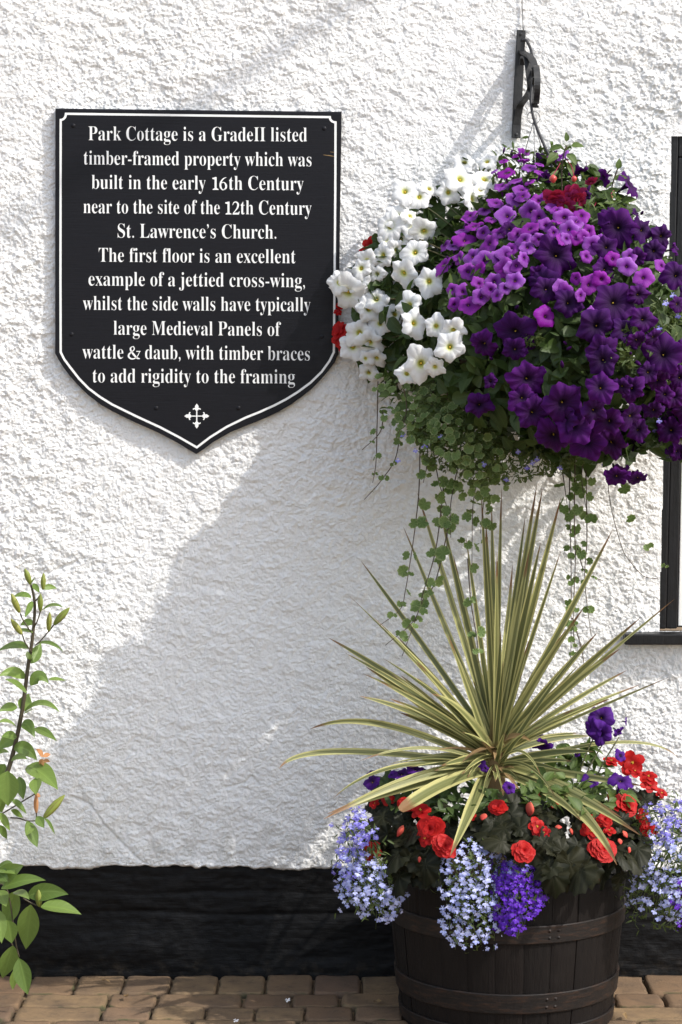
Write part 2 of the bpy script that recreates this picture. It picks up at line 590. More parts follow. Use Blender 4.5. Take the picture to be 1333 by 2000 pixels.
M['pale_lob'] = m_petal('pale_blue_petal', [(0.0, (0.75, 0.75, 0.82)), (0.3, (0.42, 0.46, 0.78)), (1.0, (0.30, 0.34, 0.72))],
                        [(0.0, (0.80, 0.80, 0.86)), (0.3, (0.55, 0.58, 0.82)), (1.0, (0.50, 0.53, 0.82))], 0.0, (0, 0, 0), 0.25)
M['blue_lob'] = m_petal('lilac_blue_petal', [(0.0, (0.65, 0.65, 0.80)), (0.3, (0.22, 0.18, 0.62)), (1.0, (0.17, 0.13, 0.56))],
                        [(0.0, (0.75, 0.75, 0.86)), (0.3, (0.36, 0.36, 0.74)), (1.0, (0.28, 0.28, 0.70))], 0.0, (0, 0, 0), 0.25)
M['violet_lob'] = m_petal('violet_petal', [(0.0, (0.40, 0.35, 0.65)), (0.25, (0.11, 0.02, 0.42)), (1.0, (0.085, 0.015, 0.38))],
                          [(0.0, (0.25, 0.2, 0.55)), (0.25, (0.16, 0.04, 0.52)), (1.0, (0.13, 0.03, 0.47))], 0.0, (0, 0, 0), 0.25)
M['fuchsia_red'] = m_petal('fuchsia_petal', [(0.0, (0.30, 0.012, 0.03)), (1.0, (0.42, 0.02, 0.05))], [(0.0, (0.22, 0.01, 0.05)), (1.0, (0.30, 0.03, 0.16))], 0.3, (0.2, 0.0, 0.03), 0.2)
M['berry'] = m_flat('fuchsia_bud', (0.45, 0.06, 0.05), 0.3, 0.5, 0.2)
M['fallen'] = m_flat('fallen_petal', (0.70, 0.68, 0.66), 0.8, 0.2, 0.1)

# ------------------------------------------------------------------ setting: ground and paving
gm = MB()
gm.add([(-60, -60, -0.014), (60, -60, -0.014), (60, 8, -0.014), (-60, 8, -0.014)], [(0, 1, 2, 3)])
tag(link('ground', gm.mesh('ground', M['ground'], smooth=False)), None, None, None, 'structure')


def paver(mb, x0, x1, d0, d1, r):
    n = 11
    g = 0.0016
    x0 += g; x1 -= g; d0 += g; d1 -= g
    u, v = np.meshgrid(np.linspace(-1, 1, n), np.linspace(-1, 1, n))
    # bunch the grid lines towards the edge, round the corners
    uu = np.sign(u) * (1 - (1 - np.abs(u)) ** 1.8)
    vv = np.sign(v) * (1 - (1 - np.abs(v)) ** 1.8)
    ax, ay = (x1 - x0) / 2, (d1 - d0) / 2
    rr = 0.016
    cx = np.maximum(np.abs(uu) * ax - (ax - rr), 0) / rr
    cy = np.maximum(np.abs(vv) * ay - (ay - rr), 0) / rr
    dist = np.sqrt(cx ** 2 + cy ** 2)
    k = np.where(dist > 1e-6, np.maximum(cx, cy) / np.maximum(dist, 1e-6), 1.0)
    px = np.sign(uu) * (np.minimum(np.abs(uu) * ax, ax - rr) + cx * k * rr)
    py = np.sign(vv) * (np.minimum(np.abs(vv) * ay, ay - rr) + cy * k * rr)
    edge = np.maximum(cx, cy)
    X = (x0 + x1) / 2 + px
    Dd = (d0 + d1) / 2 + py
    jx = (vnoise(X * 60 + 50, Dd * 60 + 90, 5) - 0.5) * 0.005 * (edge > 0.8)
    z = -0.006 * np.clip(edge - 0.72, 0, 1) ** 1.5 * 4.0 + (vnoise(X * 45 + 50, Dd * 45 + 70, 3) - 0.5) * 0.0035 + (random.random() - 0.5) * 0.004
    z = np.where(edge > 0.98, z - 0.012, z)
    vv3 = np.stack((X + jx, -Dd, z), -1).reshape(-1, 3)
    st = np.stack((uu, edge, np.full_like(uu, r)), -1).reshape(-1, 3)
    i = (np.arange(n - 1)[:, None] * n + np.arange(n - 1)[None, :]).ravel()
    mb.add(vv3, np.stack((i, i + n, i + n + 1, i + 1), 1), st)


pv = MB()
edges = [0.002, 0.165, 0.275, 0.385, 0.545, 0.66, 0.77, 0.93]
for ri in range(len(edges) - 1):
    x = -1.75 + random.random() * 0.1
    if ri == 0:
        x = P(64, 1905, 0)[0] - 0.1185 * 12
    while x < 1.8:
        w = 0.1185 if ri == 0 else random.choice((0.118, 0.118, 0.13, 0.17, 0.21))
        paver(pv, x, x + w, edges[ri], edges[ri + 1], random.random())
        x += w
tag(link('paving', pv.mesh('paving', M['paver'])), None, None, None, 'structure')

# ------------------------------------------------------------------ the cottage: wall, plinth, window
cottage = Thing('cottage', (0, 0, 0), 'white roughcast cottage wall with black plinth and black window frame', 'house')
Z_PL = P(300, 1700, 0)[2]
WIN_X0_TOP, WIN_X0_BOT = P(1312, 300, 0)[0], P(1288, 1220, 0)[0]
WIN_ZT, WIN_ZB = P(1312, 266, 0)[2], P(1290, 1232, 0)[2]


def win_x0(z):
    return WIN_X0_BOT + (z - WIN_ZB) / (WIN_ZT - WIN_ZB) * (WIN_X0_TOP - WIN_X0_BOT)


fx = np.arange(-0.90, 0.90, 0.0024)
fz = np.arange(Z_PL, 2.52, 0.0024)
xs = np.concatenate((np.arange(-5, -0.905, 0.03), fx, np.arange(0.905, 5, 0.03)))
zs = np.concatenate((fz, np.arange(fz[-1] + 0.01, 4.4, 0.03)))
Xg, Zg = np.meshgrid(xs, zs)
a, b = Xg + 40, Zg + 40


def billow(f, ang, seed, asp=1.25):
    """rounded dabs separated by creases"""
    ca, sa = math.cos(ang), math.sin(ang)
    return np.abs(2 * vnoise((a * ca - b * sa * asp) * f + 7, (a * sa + b * ca * asp) * f + 200, seed) - 1)


warp = (vnoise(a * 44 - b * 11, b * 50 + a * 13, 51) - 0.5) * 0.008
a, b = a + warp, b - 0.7 * warp
nb = vnoise(a * 8, b * 8, 4)
nbb = vnoise(a * 1.7, b * 1.7, 6)
n4 = vnoise(a * 36 - b * 9, b * 45 + a * 8, 5)
hgt = 0.0026 * billow(46, 0.35, 1) + 0.0038 * billow(92, 1.05, 2) + 0.0040 * billow(170, 0.15, 3) + 0.0020 * billow(300, 0.75, 8) \
    + 0.0042 * np.clip((n4 - 0.35) * 2.2, 0, 1) + 0.007 * (nb - 0.5) + 0.012 * (nbb - 0.5)
rough_k = 0.6 + 0.8 * vnoise(a * 2.3, b * 2.3, 9)
hgt = hgt * rough_k * 0.76
for crack in ([(140, 1555), (178, 1572), (205, 1610), (232, 1640), (262, 1668), (285, 1690)], [(440, 1538), (478, 1528), (492, 1516), (505, 1530)], [(95, 1120), (120, 1108), (150, 1098)]):
    cw = [P(x, y, 0) for x, y in crack]
    for p0_, p1_ in zip(cw[:-1], cw[1:]):
        dx_, dz_ = p1_[0] - p0_[0], p1_[2] - p0_[2]
        tt_ = np.clip(((Xg - p0_[0]) * dx_ + (Zg - p0_[2]) * dz_) / (dx_ ** 2 + dz_ ** 2), 0, 1)
        dd_ = np.hypot(Xg - p0_[0] - tt_ * dx_, Zg - p0_[2] - tt_ * dz_) + 0.004 * (n4 - 0.5)
        hgt = hgt - 0.006 * np.exp(-(np.maximum(dd_, 0) / 0.0035) ** 2)
# smooth band beside the window, wavy bottom lip
near = np.clip((win_x0(Zg) - Xg) / 0.03, 0, 1) * ((Zg > WIN_ZB - 0.02) & (Zg < WIN_ZT + 0.05)) + ~((Zg > WIN_ZB - 0.02) & (Zg < WIN_ZT + 0.05))
hgt = hgt * (0.35 + 0.65 * near)
lip = np.clip((Zg - Z_PL) / 0.03, 0, 1)
Zw = Zg - (1 - lip) * (0.006 * (vnoise(Xg * 9 + 60, Zg * 0 + 3.3, 7) - 0.5) * 2 + 0.009 * (vnoise(Xg * 55 + 60, Zg * 0 + 8.1, 8) - 0.5) + 0.006 * (vnoise(Xg * 24 + 60, Zg * 0 + 5.1, 8) - 0.5) + 0.006 * (Xg / 0.8))
Yw = -(hgt + 0.002)
Yw = Yw + np.clip(1 - (Zg - Z_PL) / 0.010, 0, 1) ** 2 * 0.018
nz_, nx_ = Xg.shape
vid = np.arange(nz_ * nx_).reshape(nz_, nx_)
q = np.stack((vid[:-1, :-1], vid[:-1, 1:], vid[1:, 1:], vid[1:, :-1]), -1)
cxg, czg = (Xg[:-1, :-1] + Xg[:-1, 1:]) / 2, (Zg[:-1, :-1] + Zg[1:, :-1]) / 2
hole = (cxg > win_x0(czg)) & (cxg < win_x0(czg) + 0.95) & (czg > WIN_ZB) & (czg < WIN_ZT)
q = q[~hole]
wmb = MB()
wmb.add(np.stack((Xg, Yw, Zw), -1), q.reshape(-1, 4))
cottage.part('wall', wmb, M['stucco'])

# plinth
xs = np.concatenate((np.arange(-5, -0.95, 0.05), np.arange(-0.95, 0.95, 0.006), np.arange(0.95, 5, 0.05)))
zs = np.linspace(-0.02, Z_PL + 0.012, 54)
Xg, Zg = np.meshgrid(xs, zs)
hp = 0.008 * (vnoise(Xg * 3.5 + 50, Zg * 14 + 9, 31) - 0.5) + 0.0035 * (vnoise(Xg * 14 + 50, Zg * 46 + 9, 32) - 0.5) + 0.003 * (vnoise(Xg * 60 + 50, Zg * 120 + 9, 33) - 0.5)
for zz, dep in ((0.158, 0.005), (0.212, 0.0035)):
    line = zz + (vnoise(Xg * 4 + 70, Zg * 0 + zz * 100, 34) - 0.5) * 0.016
    hp = hp - dep * np.exp(-((Zg - line) / 0.0045) ** 2) * (0.3 + vnoise(Xg * 5 + 33, Zg * 0 + zz * 50, 35))
nz_, nx_ = Xg.shape
vid = np.arange(nz_ * nx_).reshape(nz_, nx_)
q = np.stack((vid[:-1, :-1], vid[:-1, 1:], vid[1:, 1:], vid[1:, :-1]), -1).reshape(-1, 4)
pm = MB().add(np.stack((Xg, 0.005 - hp, Zg), -1), q)
cottage.part('plinth', pm, M['plinth'])


# window: outer frame, sill, casement, panes
def quad_prism(mb, a, b, c, d, y0, y1):
    """a..d = (x, z) corners anticlockwise seen from the street, from depth y0 (front) to y1"""
    v = [(p[0], y0, p[1]) for p in (a, b, c, d)] + [(p[0], y1, p[1]) for p in (a, b, c, d)]
    mb.add(v, [(0, 1, 2, 3), (7, 6, 5, 4), (0, 4, 5, 1), (1, 5, 6, 2), (2, 6, 7, 3), (3, 7, 4, 0)])


def bevel(o, w=0.003, seg=2):
    m = o.modifiers.new('bevel', 'BEVEL')
    m.width = w
    m.segments = seg
    m.limit_method = 'ANGLE'
    return o


XR = 0.93          # window width
xb, xt = WIN_X0_BOT, WIN_X0_TOP
zb, zt = WIN_ZB + 0.004, WIN_ZT
win = MB()
jb, jt = 0.047, 0.040
quad_prism(win, (xb - 0.012, zb), (xb + 0.018, zb), (xt + 0.018, zt + 0.015), (xt - 0.012, zt + 0.015), 0.002, 0.09)
quad_prism(win, (xb + 0.018, zb), (xb + jb, zb), (xt + jt, zt - 0.05), (xt + 0.018, zt - 0.05), 0.008, 0.088)
quad_prism(win, (xt + 0.018, zt - 0.05), (xt + XR - 0.03, zt - 0.05), (xt + XR - 0.03, zt + 0.015), (xt + 0.018, zt + 0.015), 0.006, 0.089)
quad_prism(win, (xb + XR - 0.03, zb), (xb + XR + 0.02, zb), (xt + XR + 0.02, zt + 0.015), (xt + XR - 0.03, zt + 0.015), 0.002, 0.09)
window = cottage.part('window', win, M['timber'], smooth=False)
bevel(window, 0.003)
cs = MB()
x0b, x0t = xb + jb + 0.003, xt + jt + 0.003
for i in range(3):
    l, r = i * 0.275, i * 0.275 + 0.27
    z0, z1 = zb + 0.006, zt - 0.053
    quad_prism(cs, (x0b + l, z0), (x0b + l + 0.055, z0), (x0t + l + 0.055, z1), (x0t + l, z1), 0.014, 0.06)
    quad_prism(cs, (x0b + r - 0.055, z0), (x0b + r, z0), (x0t + r, z1), (x0t + r - 0.055, z1), 0.014, 0.06)
    for zz in (z0, z0 + 0.40, z0 + 0.81, z1 - 0.06):
        k = (zz - zb) / (zt - zb)
        ox = x0b + (x0t - x0b) * k
        quad_prism(cs, (ox + l + 0.055, zz), (ox + r - 0.055, zz), (ox + r - 0.055, zz + 0.055), (ox + l + 0.055, zz + 0.055), 0.016, 0.058)
o = cottage.part('casement', cs, M['casement'], window, smooth=False)
bevel(o, 0.002)
gl = MB()
gl.box((xb + jb, 0.040, zb), (xb + XR, 0.046, zt - 0.03))
cottage.part('pane', gl, M['glass'], window, smooth=False)
sl = MB()
sx0 = P(1222, 1238, 0.055)[0]
s_back = P(1288, 1233, 0.0)[2]
s_top = P(1260, 1240, 0.060)[2]
s_bot = P(1260, 1261, 0.060)[2]
v = [(sx0, 0.02, s_bot), (xb + XR + 0.07, 0.02, s_bot), (xb + XR + 0.07, 0.02, s_back), (sx0, 0.02, s_back),
     (sx0, -0.050, s_bot), (xb + XR + 0.07, -0.050, s_bot), (xb + XR + 0.07, -0.050, s_top), (sx0, -0.050, s_top)]
sl.add(v, [(0, 1, 2, 3), (4, 7, 6, 5), (3, 2, 6, 7), (0, 4, 5, 1), (0, 3, 7, 4), (1, 5, 6, 2)])
o = cottage.part('sill', sl, M['timber'], window, smooth=False)
bevel(o, 0.003)

# ------------------------------------------------------------------ the plaque
DF, DB = 0.025, 0.002
out_px = [(108, 211), (668, 217.5), (664.5, 440), (661, 692), (654.5, 707), (642, 724), (629, 739), (611, 758), (591, 774), (569, 790), (545, 804), (522, 815),
          (498, 825), (475, 834), (452, 843.5), (433, 854), (415, 864.5), (399, 877), (383.5, 887), (368, 878), (352, 868), (336, 859), (313, 847), (289, 836), (266, 826),
          (243, 815), (219, 803), (196, 790), (172, 771.5), (150, 750), (135, 733), (122, 715), (114, 702), (107.5, 690), (107.5, 450)]
sign = Thing('plaque', P(385, 880, 0.02), 'black shield shaped wooden plaque with white lettering on the white wall', 'sign')
bm_ = MB()
fr = [P(x, y, DF) for x, y in out_px]
n = len(fr)
bk = [(p[0], -DB, p[2]) for p in fr]
c = np.mean(fr, 0)
inner = [p + (c - p) * 0.006 for p in np.array(fr)]
midr = [np.array((p[0], -DF + 0.0025, p[2])) for p in fr]
bm_.add(inner, [tuple(range(n - 1, -1, -1))])
rings = inner + midr + bk
fs = []
for i in range(n):
    j = (i + 1) % n
    fs.append((i, j, n + j, n + i))
    fs.append((n + i, n + j, 2 * n + j, 2 * n + i))
fs.append(tuple(range(2 * n, 3 * n)))
bm_.add(rings, fs)
board = sign.part('board', bm_, M['board'], smooth=False)


def px_poly(mb, pts, d, th=0.0006):
    """flat closed polygon given in photo pixels, painted proud of the board"""
    f_ = [P(x, y, d) for x, y in pts]
    n_ = len(f_)
    mb.add(f_, [tuple(range(n_ - 1, -1, -1))])


def px_line(mb, pts, w, d, closed=False):
    pts = np.asarray(pts, float)
    n_ = len(pts)
    L, R_ = [], []
    for i in range(n_):
        if closed:
            a_, b_ = pts[i - 1], pts[(i + 1) % n_]
        else:
            a_, b_ = pts[max(0, i - 1)], pts[min(n_ - 1, i + 1)]
        t0, t1 = pts[i] - a_, b_ - pts[i]
        l0, l1 = np.linalg.norm(t0), np.linalg.norm(t1)
        t = (t0 / l0 if l0 > 0 else t1 / l1) + (t1 / l1 if l1 > 0 else t0 / l0)
        t = t / max(1e-6, np.linalg.norm(t))
        nn = np.array((-t[1], t[0]))
        ref = t1 / l1 if l1 > 0 else t0 / l0
        k = 1.0 / max(0.6, abs(np.dot(nn, (-ref[1], ref[0]))))
        ww = w[i] if hasattr(w, '__len__') else w
        L.append(pts[i] + nn * ww / 2 * k)
        R_.append(pts[i] - nn * ww / 2 * k)
    v_ = [P(x, y, d) for x, y in L] + [P(x, y, d) for x, y in R_]
    m_ = n_ if closed else n_ - 1
    mb.add(v_, [(i, (i + 1) % n_, n_ + (i + 1) % n_, n_ + i) for i in range(m_)])


bl = MB()
Z1 = lambda p: (80 + 0.4651 * p[0], 190 + 0.4651 * p[1])
q1 = [(105 - 22 * math.sin(t) * 1.0, 95 - 27 * math.cos(t)) for t in ()]
tl = [(83 + 22 * math.sin(t), 68 + 26 * math.cos(t)) for t in np.linspace(0, math.pi / 2, 7)]            # from (83,94) to (105,68)
tr = [(1238 - 24 * math.cos(t), 82 + 22 * math.sin(t)) for t in np.linspace(0, math.pi / 2, 7)]          # from (1214,82) to (1238,104)
rt = [(1237, 400), (1234, 760), (1231, 1070), (1212, 1108), (1180, 1152), (1133, 1198), (1080, 1237), (1030, 1268), (980, 1294), (920, 1321), (860, 1345), (780, 1384), (710, 1428), (655, 1470)]
lf = [(580, 1427), (500, 1385), (400, 1339), (300, 1290), (248, 1258), (200, 1222), (160, 1181), (125, 1136), (98, 1100), (83, 1070), (82, 760), (82.5, 400)]
path = [Z1(p) for p in tl + tr + rt + lf]
px_line(bl, path, 4.3, DF + 0.0008, True)
sign.part('border_line', bl, M['white'], smooth=False)


def bold_serif(s):
    o_ = ''
    for ch in s:
        if 'A' <= ch <= 'Z': o_ += chr(0x1D400 + ord(ch) - 65)
        elif 'a' <= ch <= 'z': o_ += chr(0x1D41A + ord(ch) - 97)
        else: o_ += ch
    return o_


CAP = 28.0      # cap height in photo pixels


def text_mesh(mb, s, x0, x1, y0, y1):
    """s set between photo columns x0..x1 on the baseline running from y0 to y1"""
    cu = bpy.data.curves.new('lettering', 'FONT')
    cu.body = bold_serif(s)
    cu.resolution_u = 3
    cu.offset = -0.009
    ob = bpy.data.objects.new('lettering', cu)
    COL.objects.link(ob)
    bpy.context.view_layer.update()
    me = bpy.data.meshes.new_from_object(ob.evaluated_get(bpy.context.evaluated_depsgraph_get()))
    co = np.zeros(len(me.vertices) * 3)
    me.vertices.foreach_get('co', co)
    co = co.reshape(-1, 3)
    fs_ = [tuple(p.vertices) for p in me.polygons]
    bpy.data.objects.remove(ob)
    bpy.data.curves.remove(cu)
    lo, hi = co[:, 0].min(), co[:, 0].max()
    k = (co[:, 0] - lo) / (hi - lo)
    X = x0 + k * (x1 - x0)
    Y = y0 + k * (y1 - y0) - co[:, 1] / 0.69 * CAP
    mb.add([P(x, y, DF + 0.0008) for x, y in zip(X, Y)], fs_)
    bpy.data.meshes.remove(me)


def stroke(mb, pts, ws):
    pts = np.array(pts, float)
    c_ = curve(pts, 26)
    w_ = np.interp(np.linspace(0, 1, 26), np.linspace(0, 1, len(ws)), ws)
    px_line(mb, c_, list(w_), DF + 0.0008)


def glyph_one(mb, x, yb):
    px_line(mb, [(x + 7.2, yb - 25), (x + 7.2, yb)], 3.9, DF + 0.0008)
    px_poly(mb, [(x + 1.5, yb), (x + 13, yb), (x + 13, yb - 1.5), (x + 9.5, yb - 3.2), (x + 5, yb - 3.2), (x + 1.5, yb - 1.5)], DF + 0.0009)
    px_poly(mb, [(x + 0.8, yb - 21.6), (x + 5.1, yb - 20.2), (x + 9.5, yb - 25), (x + 1.0, yb - 23.6)], DF + 0.0009)


def glyph_six(mb, x, yb):
    stroke(mb, [(x + 14, yb - 25), (x + 8, yb - 22), (x + 3.2, yb - 15), (x + 2.6, yb - 7), (x + 6, yb - 1.0), (x + 9.5, yb - 0.8)], [0.82, 2.13, 3.61, 3.77, 2.13, 1.31])
    stroke(mb, [(x + 9.0, yb - 0.9), (x + 13, yb - 4), (x + 13.4, yb - 9.5), (x + 10.4, yb - 14.6), (x + 6.6, yb - 14.8), (x + 3.2, yb - 12)], [1.31, 3.61, 3.77, 1.80, 1.31, 0.98])


def glyph_two(mb, x, yb):
    stroke(mb, [(x + 1.2, yb - 18.5), (x + 3.4, yb - 23.4), (x + 8, yb - 24.4), (x + 11.6, yb - 20.5), (x + 10.8, yb - 14), (x + 6.5, yb - 7.6), (x + 1.6, yb - 2.2)], [0.98, 1.80, 2.30, 3.77, 3.28, 1.80, 1.31])
    px_poly(mb, [(x + 0.6, yb), (x + 13.4, yb), (x + 14.8, yb - 6), (x + 13.6, yb - 6), (x + 12, yb - 3.6), (x + 2.6, yb - 3.6)], DF + 0.0009)


def glyph_amp(mb, x, yb):
    stroke(mb, [(x + 24, yb - 14.5), (x + 20, yb - 6), (x + 14, yb - 1), (x + 7, yb - 0.6), (x + 2.6, yb - 4.6), (x + 3.4, yb - 9.6), (x + 9, yb - 14.4), (x + 13.4, yb - 19), (x + 12, yb - 24), (x + 8.5, yb - 24)],
           [1.15, 1.48, 1.97, 2.79, 3.44, 3.28, 1.80, 1.97, 1.80, 1.31])
    stroke(mb, [(x + 8.5, yb - 24), (x + 6, yb - 20.6), (x + 7.4, yb - 15.4), (x + 13, yb - 8), (x + 18.6, yb - 2.2), (x + 24.4, yb - 0.6)], [1.31, 2.95, 3.44, 3.77, 3.61, 1.31])
    px_line(mb, [(x + 17.4, yb - 15), (x + 25.6, yb - 15)], 1.6, DF + 0.0009)


APO = '\u2019'
lines = [
    [("Park Cottage is a GradeII listed", 172.8, 600, 273.5, 276)],
    [("timber-framed property which was", 163.7, 608.7, 321, 324.5)],
    [("built in the early", 179, 402, 368.3, 370), ("th Century", 447.5, 593.5, 370.3, 371.5)],
    [("near to the site of the", 163, 429.5, 416, 418), ("th Century", 470.3, 609, 418.2, 419.5)],
    [("St. Lawrence" + APO + "s Church.", 230, 540, 463.8, 466)],
    [("The first floor is an excellent", 193, 577.6, 511, 514)],
    [("example of a jettied cross-wing,", 173, 596, 557.5, 561)],
    [("whilst the side walls have typically", 162, 607, 605, 608)],
    [("large Medieval Panels of", 222, 549, 653.5, 656)],
    [("wattle", 161, 241, 700, 700.6), ("daub, with timber braces", 283.6, 605.5, 701, 704)],
    [("to add rigidity to the framing", 181, 576.5, 746.8, 749)],
]
for i, segs in enumerate(lines):
    tb = MB()
    for s in segs:
        text_mesh(tb, *s)
    if i == 2:
        glyph_one(tb, 414.2, 370.4); glyph_six(tb, 428.4, 370.8)
    if i == 3:
        glyph_one(tb, 439.4, 418.4); glyph_two(tb, 453.6, 418.6)
    if i == 9:
        glyph_amp(tb, 249, 701)
    sign.part('lettering', tb, M['white'], smooth=False)

em = MB()
cx0, cy0 = 384.6, 812.5
px_line(em, [(cx0, cy0 - 20), (cx0, cy0 + 20)], 2.4, DF + 0.0008)
px_line(em, [(cx0 - 19, cy0), (cx0 + 19, cy0)], 2.0, DF + 0.0009)
for k in range(4):
    an = k * math.pi / 2
    ca, sa = math.cos(an), math.sin(an)
    tr_ = lambda x, y: (cx0 + x * ca - y * sa, cy0 + x * sa + y * ca)
    px_poly(em, [tr_(*p) for p in ((24.5, 0), (19.5, 3.6), (16.5, 3.2), (14, 2.4), (14, -2.4), (16.5, -3.2), (19.5, -3.6))], DF + 0.0010)
    px_poly(em, [tr_(*p) for p in ((17, 2), (14.5, 7.8), (12, 7.4), (13.6, 4.2), (11, 2.2), (11, -2.2), (13.6, -4.2), (12, -7.4), (14.5, -7.8), (17, -2))], DF + 0.0011)
sign.part('cross_emblem', em, M['white'], smooth=False)
for zx, zy in ((135, 118), (1190, 130), (128, 995), (1180, 1005), (830, 1305), (484, 1305)):
    c_ = P(*Z1((zx, zy)), DF + 0.0003)
    sm = MB()
    ring = [(c_[0] + 0.0055 * math.cos(t), c_[1], c_[2] + 0.0055 * math.sin(t)) for t in np.linspace(0, 2 * math.pi, 12, endpoint=False)]
    ring2 = [(c_[0] + 0.003 * math.cos(t), c_[1] - 0.0016, c_[2] + 0.003 * math.sin(t)) for t in np.linspace(0, 2 * math.pi, 12, endpoint=False)]
    sm.add(ring + ring2, [(k, (k + 1) % 12, 12 + (k + 1) % 12, 12 + k) for k in range(12)] + [tuple(range(12, 24))])
    sign.part('screw', sm, M['board'])
# split in the board's right edge, bare wood showing
sp = MB()
px_line(sp, [(632, 302), (645, 303.5), (653, 305)], [0.6, 1.8, 1.0], DF + 0.0006)
px_line(sp, [(645, 296), (652, 297)], [0.5, 1.0], DF + 0.0006)
sign.part('bare_wood_split', sp, M['dry_leaf'], smooth=False)

# ------------------------------------------------------------------ hanging basket bracket, hose and wire
br = Thing('basket_bracket', P(1012, 165, 0.0), 'black wrought iron scroll bracket screwed to the wall above the hanging basket', 'bracket')


def bar(mb, ctrl, w, th=0.005, n=24):
    """flat iron bar whose width runs along x, following ctrl = (px, py, d)"""
    c_ = curve([P(*p) for p in ctrl], n)
    tan = np.gradient(c_, axis=0)
    L = []
    for p, t in zip(c_, tan):
        t = unit(t)
        sd = np.array((1.0, 0.12, 0.0)); sd = unit(sd - t * np.dot(sd, t))
        nn = np.cross(t, sd)
        for sx, sn in ((-1, -1), (1, -1), (1, 1), (-1, 1)):
            L.append(p + sd * w / 2 * sx + nn * th / 2 * sn)
    f_ = []
    for i in range(n - 1):
        for k in range(4):
            k2 = (k + 1) % 4
            f_.append((i * 4 + k, i * 4 + k2, i * 4 + 4 + k2, i * 4 + 4 + k))
    f_ += [(3, 2, 1, 0), tuple((n - 1) * 4 + k for k in range(4))]
    mb.add(L, f_)


b1 = MB()
bar(b1, [(1019, 58, 0.016), (1016, 110, 0.016), (1012, 190, 0.016), (1008.5, 269, 0.016)], 0.022, 0.008)
o = br.part('back_plate', b1, M['iron'], smooth=False); bevel(o, 0.0015, 1)
b2 = MB()
bar(b2, [(1009, 243, 0.018), (1013, 222, 0.022), (1018, 203, 0.030), (1030, 188, 0.060), (1037, 172, 0.088), (1034, 140, 0.088), (1030, 114, 0.071), (1024, 112, 0.044), (1022, 126, 0.033)], 0.017, 0.005, 44)
o = br.part('scroll', b2, M['iron'], smooth=False)
b3 = MB()
cc = P(1047, 171, 0.155)
ang = np.linspace(math.radians(200), math.radians(200 - 470), 46)
rad = np.linspace(0.060, 0.022, 46)
pts = [cc + np.array((0.0, -r_ * math.cos(a_), r_ * math.sin(a_))) for a_, r_ in zip(ang, rad)]
L, f_ = [], []
for i, p in enumerate(pts):
    t = unit(pts[min(i + 1, 45)] - pts[max(i - 1, 0)])
    sd = unit(np.array((1.0, 0.12, 0.0)) - t * np.dot((1.0, 0.12, 0.0), t))
    nn = np.cross(t, sd)
    for sx, sn in ((-1, -1), (1, -1), (1, 1), (-1, 1)):
        L.append(p + sd * 0.0072 * sx + nn * 0.002 * sn)
for i in range(45):
    for k in range(4):
        k2 = (k + 1) % 4
        f_.append((i * 4 + k, i * 4 + k2, i * 4 + 4 + k2, i * 4 + 4 + k))
b3.add(L, f_)
br.part('scroll', b3, M['iron'], smooth=False)
b4 = MB()
bar(b4, [(1020, 100, 0.020), (1026, 104, 0.049), (1036, 110, 0.088), (1043, 122, 0.121), (1046, 140, 0.143)], 0.016, 0.006, 20)
bar(b4, [(1036, 178, 0.091), (1041, 196, 0.115), (1045, 206, 0.143), (1047, 208, 0.157)], 0.015, 0.005, 12)
br.part('arm', b4, M['iron'], smooth=False)
b5 = MB()
rc = P(1043, 229, 0.165)
b5.tube([rc + 0.0155 * np.array((math.cos(t), 0.3 * math.sin(t), math.sin(t))) for t in np.linspace(0, 2 * math.pi, 25)], 0.0011, 5)
br.part('ring', b5, M['wire'])
for px_, py_ in ((1018, 66), (1009, 262)):
    sm = MB()
    c_ = P(px_, py_, 0.0215)
    sm.add([c_ + np.array((0.004 * math.cos(t), 0, 0.004 * math.sin(t))) for t in np.linspace(0, 2 * math.pi, 8, endpoint=False)] + [c_ + np.array((0, -0.002, 0))],
           [(k, (k + 1) % 8, 8) for k in range(8)])
    br.part('screw', sm, M['iron'])

hs = MB()
hs.tube(curve([P(1019, 78, 0.019), P(1028, 78, 0.023), P(1036, 92, 0.036), P(1041, 112, 0.060), P(1043, 135, 0.091), P(1040, 165, 0.129), P(1038, 192, 0.144), P(1040, 218, 0.160), P(1049, 248, 0.178), P(1063, 282, 0.197), P(1075, 308, 0.209), P(1080, 340, 0.209)], 60), 0.0036, 8)
o = link('watering_hose', hs.mesh('watering_hose', M['hose']))
tag(o, 'thin black watering hose looping from the iron bracket down into the hanging basket', 'hose')
wr = MB()
wr.tube(curve([P(1023, 60, 0.022), P(1021.5, 30, 0.010), P(1020.5, 0, 0.010), P(1020, -60, 0.010), P(1018, -140, 0.010)], 12), 0.0014, 5)
o = link('wall_wire', wr.mesh('wall_wire', M['wire']))
tag(o, 'thin grey wire running up the white wall from the top of the bracket', 'wire')

# ------------------------------------------------------------------ plant building blocks
SURF_MARK = 0
CAM = np.array((0.0, -D, H))


